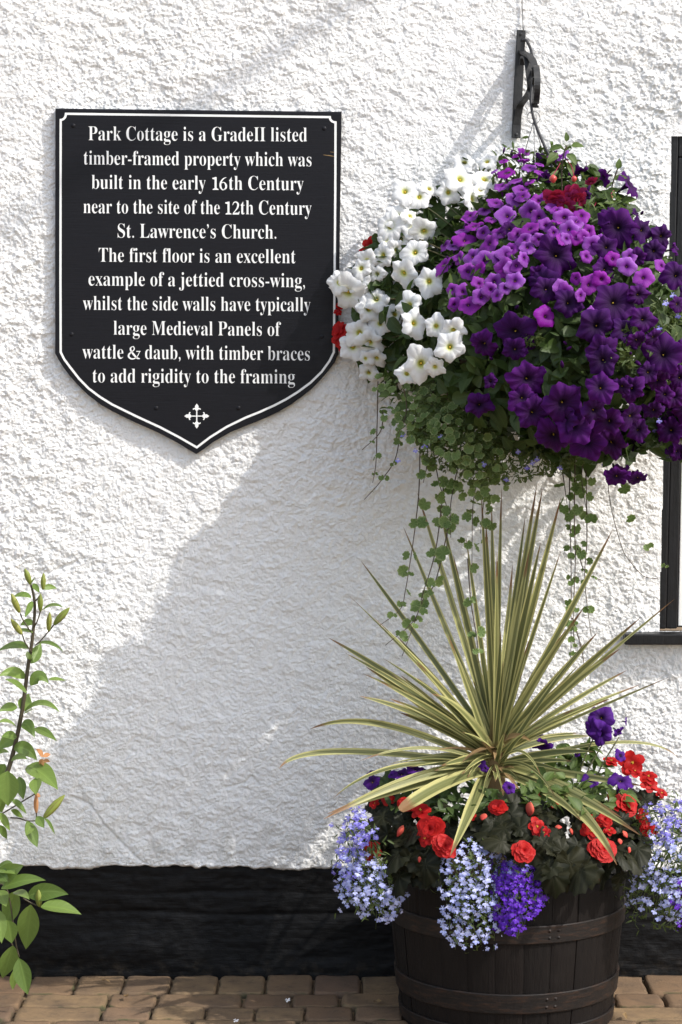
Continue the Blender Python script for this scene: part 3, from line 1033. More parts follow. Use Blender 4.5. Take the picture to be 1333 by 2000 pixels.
def T_leaf(n=6, cols=3, w=0.5, fold=0.25, curl=0.25, ruf=0.0, tipw=1.0):
    """unit leaf along +x, face towards +z"""
    t = np.linspace(0, 1, n)
    prof = np.sin(np.pi * np.clip(t, 0, 1) ** (0.75 * tipw)) ** 0.85 * w * 0.5
    prof[-1] = 0.004
    prof[0] = max(prof[0], 0.03 * w)
    us = np.linspace(-1, 1, cols)
    v, st = [], []
    for i in range(n):
        for u in us:
            z = -curl * t[i] ** 2 + abs(u) * prof[i] * fold * 2 + ruf * math.sin(9 * t[i] + 3 * u) * abs(u)
            v.append((t[i], u * prof[i], z))
            st.append((u, t[i], 0.0))
    f = []
    for i in range(n - 1):
        for k in range(cols - 1):
            f.append((i * cols + k, (i + 1) * cols + k, (i + 1) * cols + k + 1, i * cols + k + 1))
    return np.array(v, float), np.array(f, int), np.array(st, float)


def T_round_leaf(teeth=9, cup=0.15, seed=0):
    """round scalloped leaf, radius 1, petiole notch at -x"""
    r = random.Random(seed)
    na, nr = teeth * 4, 4
    v = [(0, 0, 0)]
    st = [(0, 0, 0)]
    for j in range(1, nr + 1):
        q = j / nr
        for i in range(na):
            an = 2 * math.pi * i / na
            R = q * (1 + 0.07 * math.cos(teeth * an) * q ** 2)
            notch = math.exp(-((an - math.pi) / 0.30) ** 2)
            R *= 1 - 0.55 * notch
            z = cup * q * q + 0.06 * math.sin(teeth * an) * q ** 2 + r.uniform(-.03, .03) * q
            v.append((R * math.cos(an), R * math.sin(an), z))
            st.append((an / (2 * math.pi), q, 0))
    f = [(0, 1 + i, 1 + (i + 1) % na) for i in range(na)]
    v, st = np.array(v), np.array(st)
    f2 = []
    for j in range(nr - 1):
        for i in range(na):
            i2 = (i + 1) % na
            a_, b_ = 1 + j * na, 1 + (j + 1) * na
            f2.append((a_ + i, b_ + i, b_ + i2, a_ + i2))
    return v, f + f2, st


def petunia(seed, ruffle=0.10, lobe=0.10, point=0.05, tube=1.0, mats=None, na=40, name='flower', throat=1.0):
    """unit radius trumpet facing +z; material 0 petals, 1 green calyx"""
    r = random.Random(seed)
    mb = MB()
    ph = [r.uniform(0, 6.28) for _ in range(4)]
    qs = [0.0, 0.06 * throat, 0.12 * throat, 0.24, 0.46, 0.72, 0.9, 1.0]
    hs_ = [-0.34, -0.28, -0.16, -0.04, 0.02, 0.03, -0.02, -0.10]
    v, st = [], []
    amp = [1 + r.uniform(-.14, .12) for _ in range(5)]
    for q_, h_ in zip(qs, hs_):
        for i in range(na):
            an = 2 * math.pi * i / na
            c5 = math.cos(5 * an)
            k = int(((an + math.pi / 5) % (2 * math.pi)) / (2 * math.pi / 5)) % 5
            R = q_ * (1 + q_ ** 2 * (lobe * c5 + point * (abs(math.cos(2.5 * an)) ** 8) - lobe * 0.5) * 1.0) * (1 + (amp[k] - 1) * q_ ** 2)
            R *= 1 + 0.03 * math.sin(17 * an + ph[0]) * q_ ** 4
            z = h_ + ruffle * q_ ** 3 * (0.8 * math.sin(5 * an + ph[1]) * 0.6 + 0.5 * math.sin(11 * an + ph[2]) + 0.35 * math.sin(3 * an + ph[3])) - 0.09 * q_ ** 2 * (1 - c5) * 0.5
            v.append((R * math.cos(an), R * math.sin(an), z))
            st.append((i / na, q_, 0.0))
    f = []
    for j in range(len(qs) - 1):
        for i in range(na):
            i2 = (i + 1) % na
            f.append((j * na + i, (j + 1) * na + i, (j + 1) * na + i2, j * na + i2))
    mb.add(v, np.array(f), st, 0)
    # tube behind
    rr = [0.30, 0.20, 0.13, 0.09, 0.08]
    zz = [-0.09, -0.30, -0.55, -0.85 * tube, -1.15 * tube]
    v, st = [], []
    for q_, z_ in zip(rr, zz):
        for i in range(10):
            an = 2 * math.pi * i / 10
            v.append((q_ * math.cos(an), q_ * math.sin(an), z_))
            st.append((i / 10, 0.55, 0.0))
    f = [(j * 10 + (i + 1) % 10, (j + 1) * 10 + (i + 1) % 10, (j + 1) * 10 + i, j * 10 + i) for j in range(4) for i in range(10)]
    mb.add(v, np.array(f), st, 0)
    # calyx: five narrow sepals
    for i in range(5):
        an = 2 * math.pi * i / 5 + 0.3
        d_ = np.array((math.cos(an), math.sin(an), 0))
        p0 = np.array((0, 0, -1.15 * tube)) + d_ * 0.07
        p1 = np.array((0, 0, -0.85 * tube)) + d_ * 0.18
        p2 = np.array((0, 0, -0.60 * tube)) + d_ * 0.36
        sd = np.array((-d_[1], d_[0], 0))
        mb.strip([p0, p1, p2], [0.09, 0.10, 0.02], sd, d_, 0, 3, 0.5, 1)
    return mb.mesh(name, mats)


def pistil(mats, r=0.075, h=-0.20):
    mb = MB()
    v, st = [], []
    for z, q in ((h - 0.12, 0.3), (h, 1.0), (h + 0.06, 0.75), (h + 0.09, 0.0)):
        for i in range(8):
            an = 2 * math.pi * i / 8
            v.append((r * q * math.cos(an), r * q * math.sin(an), z))
            st.append((0, 0, 0.5))
    f = [(j * 8 + i, j * 8 + (i + 1) % 8, (j + 1) * 8 + (i + 1) % 8, (j + 1) * 8 + i) for j in range(3) for i in range(8)]
    mb.add(v, np.array(f), st)
    return mb.mesh('throat', mats)


def bud_mesh(name, mats, seg=10, ring=8, stretch=1.0):
    mb = MB()
    v, st = [], []
    for j in range(ring + 1):
        t = j / ring
        rr = math.sin(math.pi * t) ** 0.8 * (1 - 0.25 * t)
        for i in range(seg):
            an = 2 * math.pi * i / seg
            v.append((rr * math.cos(an), rr * math.sin(an), (t - 0.5) * 2 * stretch))
            st.append((i / seg, t, 0.3))
    f = [(j * seg + i, j * seg + (i + 1) % seg, (j + 1) * seg + (i + 1) % seg, (j + 1) * seg + i) for j in range(ring) for i in range(seg)]
    mb.add(v, np.array(f), st)
    return mb.mesh(name, mats)


def proj(p):
    """point -> photo pixel"""
    r_ = np.asarray(p) - CAM
    fw = r_[1] * math.cos(TH) - r_[2] * math.sin(TH)
    up = r_[1] * math.sin(TH) + r_[2] * math.cos(TH)
    return 666.5 + F * r_[0] / fw, 1000 - F * up / fw


def lean(px, py):
    """how far the planting stands off the wall: it lies back against it at the top and plaque side"""
    s_ = (515 - py) * 0.70 - (px - 930) * 0.71
    t = min(1.0, max(0.0, (s_ + 90) / 230))
    q = min(1.0, max(0.0, (-s_ - 90) / 300))
    return 1 - 0.72 * t * t * (3 - 2 * t) + 0.34 * q * q * (3 - 2 * q)


class Dome:
    """rounded plant mass; finds where a photo pixel lands on it"""

    def __init__(self, px, py, d, rx, ry, rz, leaning=False):
        self.leaning = leaning
        self.c = P(px, py, d)
        self.r = np.array((rx, ry, rz))

    def hit(self, px, py, k=1.0, dmin=0.03):
        p1 = P(px, py, 0.0)
        dr = unit(p1 - CAM)
        r = self.r * k
        o_ = (CAM - self.c) / r
        d_ = dr / r
        A, B, Cc = d_ @ d_, o_ @ d_, o_ @ o_ - 1
        disc = B * B - A * Cc
        t = (-B - math.sqrt(disc)) / A if disc > 0 else -B / A
        p = CAM + dr * t
        if self.leaning:
            p = P(px, py, -p[1] * lean(px, py))
        if -p[1] < dmin:
            p = P(px, py, dmin)
        nrm = unit((p - self.c) / (self.r ** 2))
        return p, nrm


def jit(n_, s):
    return unit(np.asarray(n_) + np.array([random.gauss(0, s) for _ in range(3)]))


LEAF_A = T_leaf(6, 3, 0.62, 0.22, 0.22)
LEAF_B = T_leaf(5, 3, 0.42, 0.25, 0.15)
LEAF_C = T_leaf(5, 3, 0.26, 0.3, 0.3)
LEAF_N = T_leaf(4, 3, 0.20, 0.2, 0.25)


def scatter(mb, dome, pts, size, temps, kr=(0.72, 1.0), tilt=0.55, droop=0.35, dmin=0.03):
    """leaves at photo pixels, lying on the plant mass"""
    for (x, y) in pts:
        k = random.uniform(*kr)
        p, nn = dome.hit(x, y, k, dmin)
        nn = jit(nn + np.array((0, 0, 0.25)), tilt)
        ax = unit(np.cross(nn, np.array([random.gauss(0, 1), random.gauss(0, .6), random.gauss(-droop, 1)])))
        ay = np.cross(nn, ax)
        R = np.column_stack((ax, ay, nn))
        s_ = random.uniform(*size)
        mb.inst(random.choice(temps), R, p - ax * s_ * 0.4, s_, random.random())


def blob_pts(n_, cx, cy, rx, ry, pw=0.5):
    out = []
    for _ in range(n_):
        a_ = random.random() * 2 * math.pi
        q_ = random.random() ** pw
        out.append((cx + rx * q_ * math.cos(a_), cy + ry * q_ * math.sin(a_)))
    return out


def inside(pt, poly):
    x, y = pt
    c_ = False
    j = len(poly) - 1
    for i in range(len(poly)):
        xi, yi = poly[i]
        xj, yj = poly[j]
        if (yi > y) != (yj > y) and x < (xj - xi) * (y - yi) / (yj - yi) + xi:
            c_ = not c_
        j = i
    return c_


def poly_pts(n_, poly):
    xs_, ys_ = [p[0] for p in poly], [p[1] for p in poly]
    out = []
    while len(out) < n_:
        p = (random.uniform(min(xs_), max(xs_)), random.uniform(min(ys_), max(ys_)))
        if inside(p, poly):
            out.append(p)
    return out


def flower_at(thing, name, meshes, p, nrm, diam, spin=None, squash=None, throat=None):
    R = frame(nrm, random.uniform(0, 6.28) if spin is None else spin)
    s_ = diam / 2
    o_ = thing.put(name, random.choice(meshes), p, R, (s_ * random.uniform(.86, 1.06), s_ * random.uniform(.80, 1.06), s_ * random.uniform(.8, 1.3)) if squash is None else (s_, s_ * squash, s_))
    if throat is not None:
        link('throat', throat, o_)
    return o_


def px2m(px, d):
    return px / F * (D - d)


def face(p, nrm, k=0.45, up=0.12):
    """flower direction between the surface normal and the viewer/sun"""
    v = unit(CAM - p)
    return unit(nrm * (1 - k) + v * k + np.array((0, 0, up)))


# ------------------------------------------------------------------ the hanging basket
BK = Dome(1035, 610, 0.34, 0.385, 0.30, 0.335, True)
WH = Dome(850, 560, 0.085, 0.24, 0.075, 0.26)
LOWB = Dome(930, 850, 0.30, 0.26, 0.22, 0.18)

bask = Thing('hanging_basket', P(1045, 760, 0.34), 'wire hanging basket with brown liner almost hidden under trailing flowers', 'basket')
bc = P(1050, 700, 0.27)
bw = MB()
for k in range(5):
    an = np.linspace(0, 2 * math.pi, 33)
    ph = k / 4 * math.pi / 2 * 0.9
    rr, hh = 0.19 * math.cos(ph), -0.16 * math.sin(ph)
    bw.tube([bc + np.array((rr * math.cos(t), rr * math.sin(t), hh)) for t in an], 0.0022, 5)
for k in range(8):
    a_ = k * math.pi / 4
    bw.tube([bc + np.array((0.19 * math.cos(p) * math.cos(a_), 0.19 * math.cos(p) * math.sin(a_), -0.16 * math.sin(p))) for p in np.linspace(0, math.pi / 2 * 0.92, 10)], 0.0022, 5)
bask.part('wire_frame', bw, M['wire'])
lm = MB()
v, f = [], []
for j, p_ in enumerate(np.linspace(0, math.pi / 2, 9)):
    for i in range(28):
        a_ = 2 * math.pi * i / 28
        v.append(bc + np.array((0.184 * math.cos(p_) * math.cos(a_), 0.184 * math.cos(p_) * math.sin(a_), -0.154 * math.sin(p_))))
for j in range(8):
    for i in range(28):
        f.append((j * 28 + i, (j + 1) * 28 + i, (j + 1) * 28 + (i + 1) % 28, j * 28 + (i + 1) % 28))
lm.add(v, np.array(f))
lm.add([bc + np.array((0.184 * math.cos(2 * math.pi * i / 28), 0.184 * math.sin(2 * math.pi * i / 28), -0.012)) for i in range(28)], [tuple(range(28))])
bask.part('liner', lm, M['coir'])
ring_b = P(1043, 236, 0.165)
for k in range(3):
    a_ = k * 2 * math.pi / 3 + 0.5
    tm = MB()
    end = bc + np.array((0.19 * math.cos(a_), 0.19 * math.sin(a_), 0))
    tm.tube(curve([ring_b, (ring_b * 0.5 + end * 0.5), end], 14), 0.0011, 5)
    bask.part('hanging_wire', tm, M['wire'])

# meshes shared by the blooms
W_FL = [petunia(s_, 0.15, 0.10, 0.04, 0.9, [M['white_petal'], M['pet_leaf']]) for s_ in range(5)]
D_FL = [petunia(20 + s_, 0.26, 0.09, 0.08, 1.0, [M['dark_petal'], M['pet_leaf']]) for s_ in range(5)]
G_FL = [petunia(40 + s_, 0.11, 0.07, 0.02, 1.0, [M['mag_petal'], M['pet_leaf']], 30) for s_ in range(5)]
V_FL = [petunia(60 + s_, 0.17, 0.06, 0.04, 0.9, [M['violet_petunia'], M['pet_leaf']]) for s_ in range(4)]
TH_Y = pistil(M['yellow'], 0.075, -0.16)
TH_D = pistil(M['yellow'], 0.035, -0.20)

wp = Thing('petunia_plant', P(850, 650, 0.2), 'white trumpet flowered petunia on the side of the hanging basket nearest the plaque', 'plant')
whites = [(985, 345, 190), (1165, 225, 140), (900, 440, 150), (1070, 485, 190), (600, 430, 190), (700, 470, 150), (1150, 345, 180), (1010, 230, 150), (500, 670, 200), (560, 610, 180),
          (735, 710, 190), (670, 850, 190), (590, 995, 190), (765, 1050, 190), (340, 910, 150), (450, 870, 160), (545, 835, 140), (205, 1130, 240), (405, 1170, 150), (355, 1240, 170),
          (628, 1210, 190), (532, 1275, 160), (668, 1335, 190), (815, 1357, 160), (930, 1390, 180), (908, 1500, 180), (428, 1340, 160), (288, 1405, 190), (358, 1475, 180), (408, 1580, 130),
          (713, 1615, 235), (615, 1680, 160), (808, 1640, 150), (352, 1680, 120), (245, 1500, 160), (300, 960, 130), (640, 600, 120), (280, 1050, 150), (770, 415, 120), (655, 690, 150),
          (1120, 420, 130), (470, 760, 140), (570, 760, 150), (410, 1000, 120), (150, 1060, 150), (330, 1580, 110)]
for (zx, zy, s_) in whites:
    x, y = 620 + 0.285 * zx, 250 + 0.285 * zy
    p, nn = WH.hit(x, y, random.uniform(1.02, 1.12), 0.05)
    if x > 785:
        pb_, _ = BK.hit(x, y, 1.08, 0.05)
        if pb_[1] < p[1]:
            p = pb_
    dirn = jit(face(p, nn, 0.50, 0.05), 0.27)
    flower_at(wp, 'flower', W_FL, p, dirn, px2m(s_ * 0.285, -p[1]) * 1.16, None, None, TH_Y)
fm = MB()
poly_w = [(700, 520), (760, 430), (850, 370), (930, 360), (965, 420), (930, 480), (880, 560), (880, 680), (850, 760), (760, 770), (715, 730), (690, 640)]
scatter(fm, WH, poly_pts(420, poly_w), (0.035, 0.062), [LEAF_A, LEAF_B], (0.72, 0.99), 0.5)
scatter(fm, WH, [(620 + .285 * a_, 250 + .285 * b_) for a_, b_, _ in whites for _ in range(3)], (0.03, 0.05), [LEAF_A, LEAF_B], (0.8, 0.95), 0.6)
wp.part('foliage', fm, M['pet_leaf'])
sm = MB()
for (zx, zy, s_) in whites[::2]:
    x, y = 620 + 0.285 * zx, 250 + 0.285 * zy
    p, nn = WH.hit(x, y, 0.96, 0.04)
    sm.tube(curve([bc + np.array((-0.12, 0.02, 0.02)), (p + bc) / 2 + np.array((0, 0, 0.06)), p], 10), 0.0018, 5, random.random())
wp.part('stem', sm, M['stem'])

# dark purple large petunias
dp = Thing('petunia_plant', P(1130, 700, 0.45), 'dark purple petunia with large velvety blooms filling the front of the hanging basket', 'plant')
R3 = lambda a_: (850 + 0.3623 * a_[0], 250 + 0.3623 * a_[1])
R4 = lambda a_: (850 + 0.3623 * a_[0], 600 + 0.3623 * a_[1])
dark = [(R3(q_), q_[2]) for q_ in [(985, 535, 205), (655, 685, 205), (965, 940, 210), (870, 1065, 190), (1120, 545, 130), (1225, 585, 120), (1100, 900, 125), (1125, 1030, 140), (1050, 300, 150),
        (1180, 660, 120), (1300, 790, 140), (430, 1100, 200), (260, 1170, 170), (580, 830, 160), (900, 1200, 160), (1230, 1220, 200), (1180, 1130, 110), (1310, 950, 100), (720, 940, 140),
        (925, 640, 120), (960, 470, 130), (1090, 700, 110), (600, 870, 130), (920, 760, 110), (400, 540, 90), (560, 790, 110)]] + \
       [(R4(q_), q_[2]) for q_ in [(905, 285, 170), (890, 430, 160), (500, 390, 180), (690, 520, 205), (530, 570, 160), (240, 530, 145), (640, 700, 205), (750, 640, 190), (820, 730, 170),
        (955, 740, 185), (1060, 440, 150), (1060, 590, 150), (940, 620, 150), (1090, 740, 100), (1100, 660, 110), (980, 915, 130), (1095, 925, 100), (1290, 600, 130), (1320, 230, 110),
        (1310, 780, 90), (430, 230, 130), (470, 490, 140), (700, 610, 140), (860, 560, 130), (300, 400, 80), (1200, 400, 110), (1330, 660, 100), (1320, 380, 110), (1240, 470, 100), (1290, 480, 130), (1320, 540, 120), (1250, 330, 130), (1330, 470, 110), (1180, 560, 110), (1150, 350, 120), (1010, 430, 110), (1020, 120, 120), (1090, 180, 110)]]
for (xy, s_) in dark:
    p, nn = BK.hit(xy[0], xy[1], random.uniform(1.06, 1.12), 0.07)
    dirn = jit(face(p, nn, 0.4, -0.02), 0.30)
    flower_at(dp, 'flower', D_FL, p, dirn, px2m(s_ * 0.3623, -p[1]) * 1.14, None, None, TH_D)
# side-on trumpets standing up against the wall, and closed buds
for xy, dr_, s_ in [((780, 235), (0.3, -0.25, -0.9), 120), ((910, 265), (-0.8, -0.4, -0.25), 100), ((550, 175), (-0.75, -0.4, 0.35), 100), ((1085, 455), (0.8, -0.4, 0.35), 75), ((1300, 650), (0.9, -0.3, 0.2), 90),
                    ((600, 265), (-0.6, -0.5, -0.3), 80), ((820, 365), (0.2, -0.8, -0.4), 70)]:
    x, y = R3(xy)
    p, nn = BK.hit(x, y, 1.05, 0.08)
    flower_at(dp, 'flower', D_FL, p, unit(np.array(dr_)), px2m(s_ * 0.3623, -p[1]), None, None, None)
fm = MB()
poly_d = [(880, 480), (960, 380), (1060, 310), (1160, 330), (1230, 400), (1300, 480), (1335, 620), (1345, 800), (1300, 880), (1180, 900), (1050, 890), (950, 850), (880, 760), (860, 600)]
scatter(fm, BK, poly_pts(1500, poly_d), (0.032, 0.065), [LEAF_A, LEAF_B, LEAF_A], (0.70, 1.0), 0.5)
dp.part('foliage', fm, M['pet_leaf'])

bf = MB()
for _ in range(1100):
    u_ = unit(np.array([random.gauss(0, 1), random.gauss(0, 1), random.gauss(0, 1)]))
    if random.random() < .35:
        c_, r_ = P(905, 640, .12), np.array((.17, .085, .20))
    else:
        c_, r_ = BK.c, BK.r
    q_ = c_ + u_ * r_ * random.uniform(.55, .88)
    qx, qy = proj(q_)
    q_ = P(qx, qy, -q_[1] * lean(qx, qy))
    if -q_[1] < .025:
        continue
    bf.inst(random.choice([LEAF_A, LEAF_B]), frame(jit(u_, .6), random.uniform(0, 6.28)), q_, random.uniform(.035, .065), random.random())
for (x, y) in poly_pts(1000, [(800, 560), (900, 430), (1000, 350), (1160, 350), (1260, 450), (1330, 600), (1340, 800), (1270, 880), (1100, 900), (960, 890), (840, 800), (790, 680)]):
    q_ = P(x, y, random.uniform(.03, .30) * lean(x, y))
    bf.inst(random.choice([LEAF_A, LEAF_B]), frame(jit((0, -.6, .5), .7), random.uniform(0, 6.28)), q_, random.uniform(.035, .065), random.random())
dp.part('foliage', bf, M['pet_leaf'])
RB = Dome(1345, 735, 0.42, 0.115, 0.14, 0.205)       # the lobe that hangs past the window frame
rbm = MB()
for _ in range(620):
    u_ = unit(np.array([random.gauss(0, 1), random.gauss(0, 1), random.gauss(0, 1)]))
    rbm.inst(random.choice([LEAF_A, LEAF_B]), frame(jit(u_, .6), random.uniform(0, 6.28)), RB.c + u_ * RB.r * random.uniform(.5, .95), random.uniform(.03, .055), random.random())
dp.part('foliage', rbm, M['pet_leaf'])
for (x, y, s_) in [(1345, 580, 60), (1310, 660, 52), (1335, 720, 62), (1375, 650, 64), (1300, 760, 56), (1340, 800, 60), (1390, 740, 60), (1310, 840, 54), (1365, 860, 58), (1400, 810, 56), (1285, 700, 50), (1325, 885, 48)]:
    p, nn = RB.hit(x, y, 1.08, .1)
    flower_at(dp, 'flower', D_FL, p, jit(face(p, nn, .4, 0), .28), px2m(s_, -p[1]) * 1.1, None, None, TH_D)
PBUD = [bud_mesh('bud', M['dark_petal'], 8, 7, 2.6)]
for (x, y) in [(985, 293), (1000, 300), (1083, 300), (1212, 322), (1255, 415), (1010, 600), (1025, 620), (1105, 670), (1112, 680), (1232, 690), (1240, 680), (1060, 600), (960, 700), (1180, 770), (1290, 720), (1310, 690)] + poly_pts(14, poly_d):
    p, nn = BK.hit(x, y, 1.06, .06)
    k = random.uniform(.0035, .0055)
    dp.put('bud', PBUD[0], p, frame(jit(nn + np.array((0, -.3, .2)), .6)), (k, k, k))

# small magenta-violet blooms
mp = Thing('petunia_plant', P(980, 480, 0.4), 'magenta and violet small flowered petunia massed across the top of the hanging basket', 'plant')
mags = [(450, 135, 85), (370, 175, 60), (380, 240, 100), (360, 310, 100), (440, 280, 100), (430, 380, 100), (330, 400, 100), (515, 445, 100), (600, 520, 95), (720, 545, 120), (510, 540, 100), (450, 570, 95),
        (390, 470, 100), (300, 490, 100), (215, 525, 105), (150, 550, 85), (160, 600, 100), (290, 620, 105), (410, 650, 105), (485, 700, 95), (270, 710, 100), (180, 770, 105), (380, 760, 105), (430, 820, 105),
        (320, 825, 95), (240, 835, 95), (180, 950, 115), (250, 910, 100), (45, 735, 105), (55, 630, 85), (105, 950, 80), (685, 860, 110), (830, 845, 110), (900, 815, 110), (600, 1015, 105), (850, 625, 100),
        (805, 590, 80), (960, 705, 100), (1035, 745, 90), (1125, 805, 110), (1225, 740, 90), (790, 470, 100), (700, 480, 110), (600, 350, 90), (650, 145, 95), (510, 210, 90), (270, 440, 90), (350, 560, 90),
        (560, 480, 95), (640, 430, 80), (765, 500, 100), (830, 555, 80), (480, 600, 100), (130, 700, 95), (200, 690, 95), (350, 700, 90), (440, 740, 95), (820, 690, 80), (1050, 690, 90), (640, 560, 85),
        (320, 230, 50), (470, 330, 90), (560, 390, 80), (240, 760, 80), (300, 870, 85), (150, 880, 85), (90, 870, 70), (380, 860, 80), (500, 640, 80), (560, 600, 80), (690, 600, 70), (760, 590, 90),
        (690, 145, 70), (260, 560, 90), (480, 170, 70), (760, 810, 70), (790, 900, 90)]
mags += [(a_ + random.gauss(0, 60), b_ + random.gauss(0, 60), c_ * .8) for a_, b_, c_ in random.sample(mags, 26) if a_ < 900]
for (zx, zy, s_) in mags:
    x, y = R3((zx, zy))
    p, nn = BK.hit(x, y, 1.11, 0.09)
    dirn = jit(face(p, nn, 0.45, 0.15), 0.28)
    flower_at(mp, 'flower', G_FL, p, dirn, px2m(s_ * 0.3623, -p[1]) * random.uniform(.95, 1.3), None, None, TH_D)
fm = MB()
scatter(fm, BK, [(R3((a_ + random.gauss(0, 45), b_ + random.gauss(0, 45)))) for a_, b_, _ in mags for _ in range(8)], (0.014, 0.03), [LEAF_B, LEAF_C, LEAF_C], (0.93, 1.07), 0.8)
scatter(fm, BK, poly_pts(260, [(980, 300), (1110, 280), (1160, 340), (1240, 400), (1080, 420), (960, 360)]), (0.014, 0.03), [LEAF_B, LEAF_C], (0.95, 1.06), 0.8)
mp.part('foliage', fm, M['bright_leaf'])

# fuchsia standing out of the top
fu = Thing('fuchsia_plant', P(1100, 360, 0.36), 'red double fuchsia with round hanging buds at the top of the hanging basket', 'plant')
fs_ = MB()
stems = [[(1100, 420), (1098, 340), (1102, 300), (1108, 284)], [(1130, 420), (1150, 370), (1180, 345), (1195, 330)], [(1190, 420), (1195, 370), (1205, 335), (1209, 326)], [(1140, 430), (1160, 390), (1152, 372)]]
for s_ in stems:
    fs_.tube(curve([P(x, y, 0.40) for x, y in s_], 12), 0.0017, 5, 0.6)
fu.part('stem', fs_, M['brown_stem'])
fm = MB()
for (x, y, dr_, s_) in [(1098, 287, (-1, 0, -.1), .03), (1116, 285, (1, -.2, .1), .03), (1107, 276, (0, -.3, 1), .022), (1108, 300, (.6, -.5, -.6), .036), (1112, 317, (.3, -.6, -1), .034), (1090, 300, (-.7, -.5, -.5), .036),
                        (1160, 380, (-.4, -.5, .8), .04), (1175, 395, (.5, -.5, -.6), .045), (1145, 420, (-.5, -.6, -.5), .04), (1165, 410, (-.3, -.4, -.9), .045), (1185, 380, (.7, -.4, .4), .035), (1200, 350, (.8, -.3, .2), .03),
                        (1195, 362, (-.8, -.3, .2), .03), (1215, 395, (.9, -.3, .3), .035), (1205, 400, (-.6, -.5, .2), .035), (1155, 440, (.3, -.7, -.8), .04), (1182, 440, (.4, -.6, -.6), .035), (1207, 330, (.2, -.2, 1), .025)]:
    ax = unit(np.array(dr_, float))
    nn = unit(np.array((0.2, -0.7, 0.6)) - ax * np.dot(ax, (0.2, -0.7, 0.6)))
    fm.inst(LEAF_A, np.column_stack((ax, np.cross(nn, ax), nn)), P(x, y, 0.41), s_, random.random())
fu.part('foliage', fm, M['bright_leaf'])


def rosette(seed, mats, layers=4, petals=9, name='flower', spread=1.0, stamen=False):
    r = random.Random(seed)
    mb = MB()
    for L_ in range(layers):
        q0 = 1 - L_ / layers
        npet = max(4, int(petals * (0.55 + 0.45 * q0)))
        for k in range(npet):
            an = 2 * math.pi * (k + 0.5 * (L_ % 2)) / npet + r.uniform(-.15, .15)
            tilt = (0.15 + 1.05 * (1 - q0)) * spread + r.uniform(-.12, .12)
            ln = (0.42 + 0.58 * q0) * r.uniform(0.88, 1.1)
            wd = ln * r.uniform(0.75, 1.0)
            d_ = np.array((math.cos(an), math.sin(an), 0))
            sd = np.array((-d_[1], d_[0], 0))
            up = np.array((0, 0, 1.0))
            pts = []
            for t in np.linspace(0, 1, 5):
                a2 = tilt * (1 - 0.35 * t)
                pts.append(d_ * ln * t * math.cos(a2) + up * (ln * t * math.sin(a2) - 0.12 * t * t + 0.05 * L_))
            nrm = unit(up * math.cos(tilt) - d_ * math.sin(tilt))
            mb.strip(pts, np.array([0.18, 0.75, 1.0, 0.95, 0.45]) * wd, sd, nrm, 0.22 + r.uniform(-.1, .1), 5, r.random(), 0)
    if stamen:
        for k in range(14):
            a_, q_ = r.uniform(0, 6.28), r.uniform(0, .13)
            c_ = np.array((q_ * math.cos(a_), q_ * math.sin(a_), 0.10 + r.uniform(0, .07)))
            mb.add(c_ + np.array(((.04, 0, 0), (-.02, .035, 0), (-.02, -.035, 0), (0, 0, .05))), [(0, 1, 3), (1, 2, 3), (2, 0, 3)], None, 1)
    return mb.mesh(name, mats)


F_FL = [rosette(80 + s_, [M['fuchsia_red']], 3, 8, 'flower', 1.2) for s_ in range(3)]
for x, y, dr_, s_ in [(1088, 388, (-.2, -.6, -.8), 52), (1118, 382, (.2, -.7, -.7), 56), (1104, 398, (0, -.8, -.6), 50), (1132, 390, (.5, -.6, -.6), 40), (1155, 352, (.2, -.5, -.8), 22), (1205, 640, (.2, -.8, -.4), 26)]:
    flower_at(fu, 'flower', F_FL, P(x, y, 0.52 if y < 600 else 0.64), np.array(dr_), px2m(s_, .5) * 1.1)


BERRY = bud_mesh('bud', M['berry'], 12, 8, 1.05)
for x, y, s_, tx, ty in [(1081, 349, 17, 1095, 318), (1122, 349, 13, 1108, 312), (1156, 418, 12, 1165, 395), (1193, 385, 10, 1200, 372)]:
    o_ = fu.put('bud', BERRY, P(x, y, 0.50), frame((0.1, -0.2, -1)), px2m(s_ / 2, .5))
    tb_ = MB()
    tb_.tube(curve([P(tx, ty, 0.45), P((tx + x) / 2 + 2, (ty + y) / 2 - 6, 0.48), P(x, y - s_ * 0.45, 0.50)], 8), 0.0009, 5, 0.5)
    fu.part('bud_stalk', tb_, M['fuchsia_red'])

# red geranium peeping out at the plaque side
ge = Thing('geranium_plant', P(690, 640, 0.1), 'red geranium peeping out behind the white petunias beside the plaque', 'plant')
GE = [rosette(90 + s_, [M['red_petal']], 2, 6, 'flower') for s_ in range(3)]
for x, y, s_ in [(726, 478, 34), (733, 490, 26), (712, 492, 22), (664, 645, 34), (668, 663, 36), (660, 610, 16), (672, 680, 24), (664, 598, 14), (728, 525, 18)]:
    flower_at(ge, 'flower', GE, P(x, y, 0.06), jit((-.3, -.8, .3), .25), px2m(s_, .06) * 1.15)
gs_ = MB()
gs_.tube(curve([P(900, 660, .2), P(760, 600, .10), P(690, 640, .055), P(668, 655, .055)], 16), 0.002, 5, .4)
gs_.tube(curve([P(900, 640, .2), P(800, 540, .10), P(745, 505, .06), P(728, 485, .055)], 16), 0.002, 5, .4)
ge.part('stem', gs_, M['stem'])

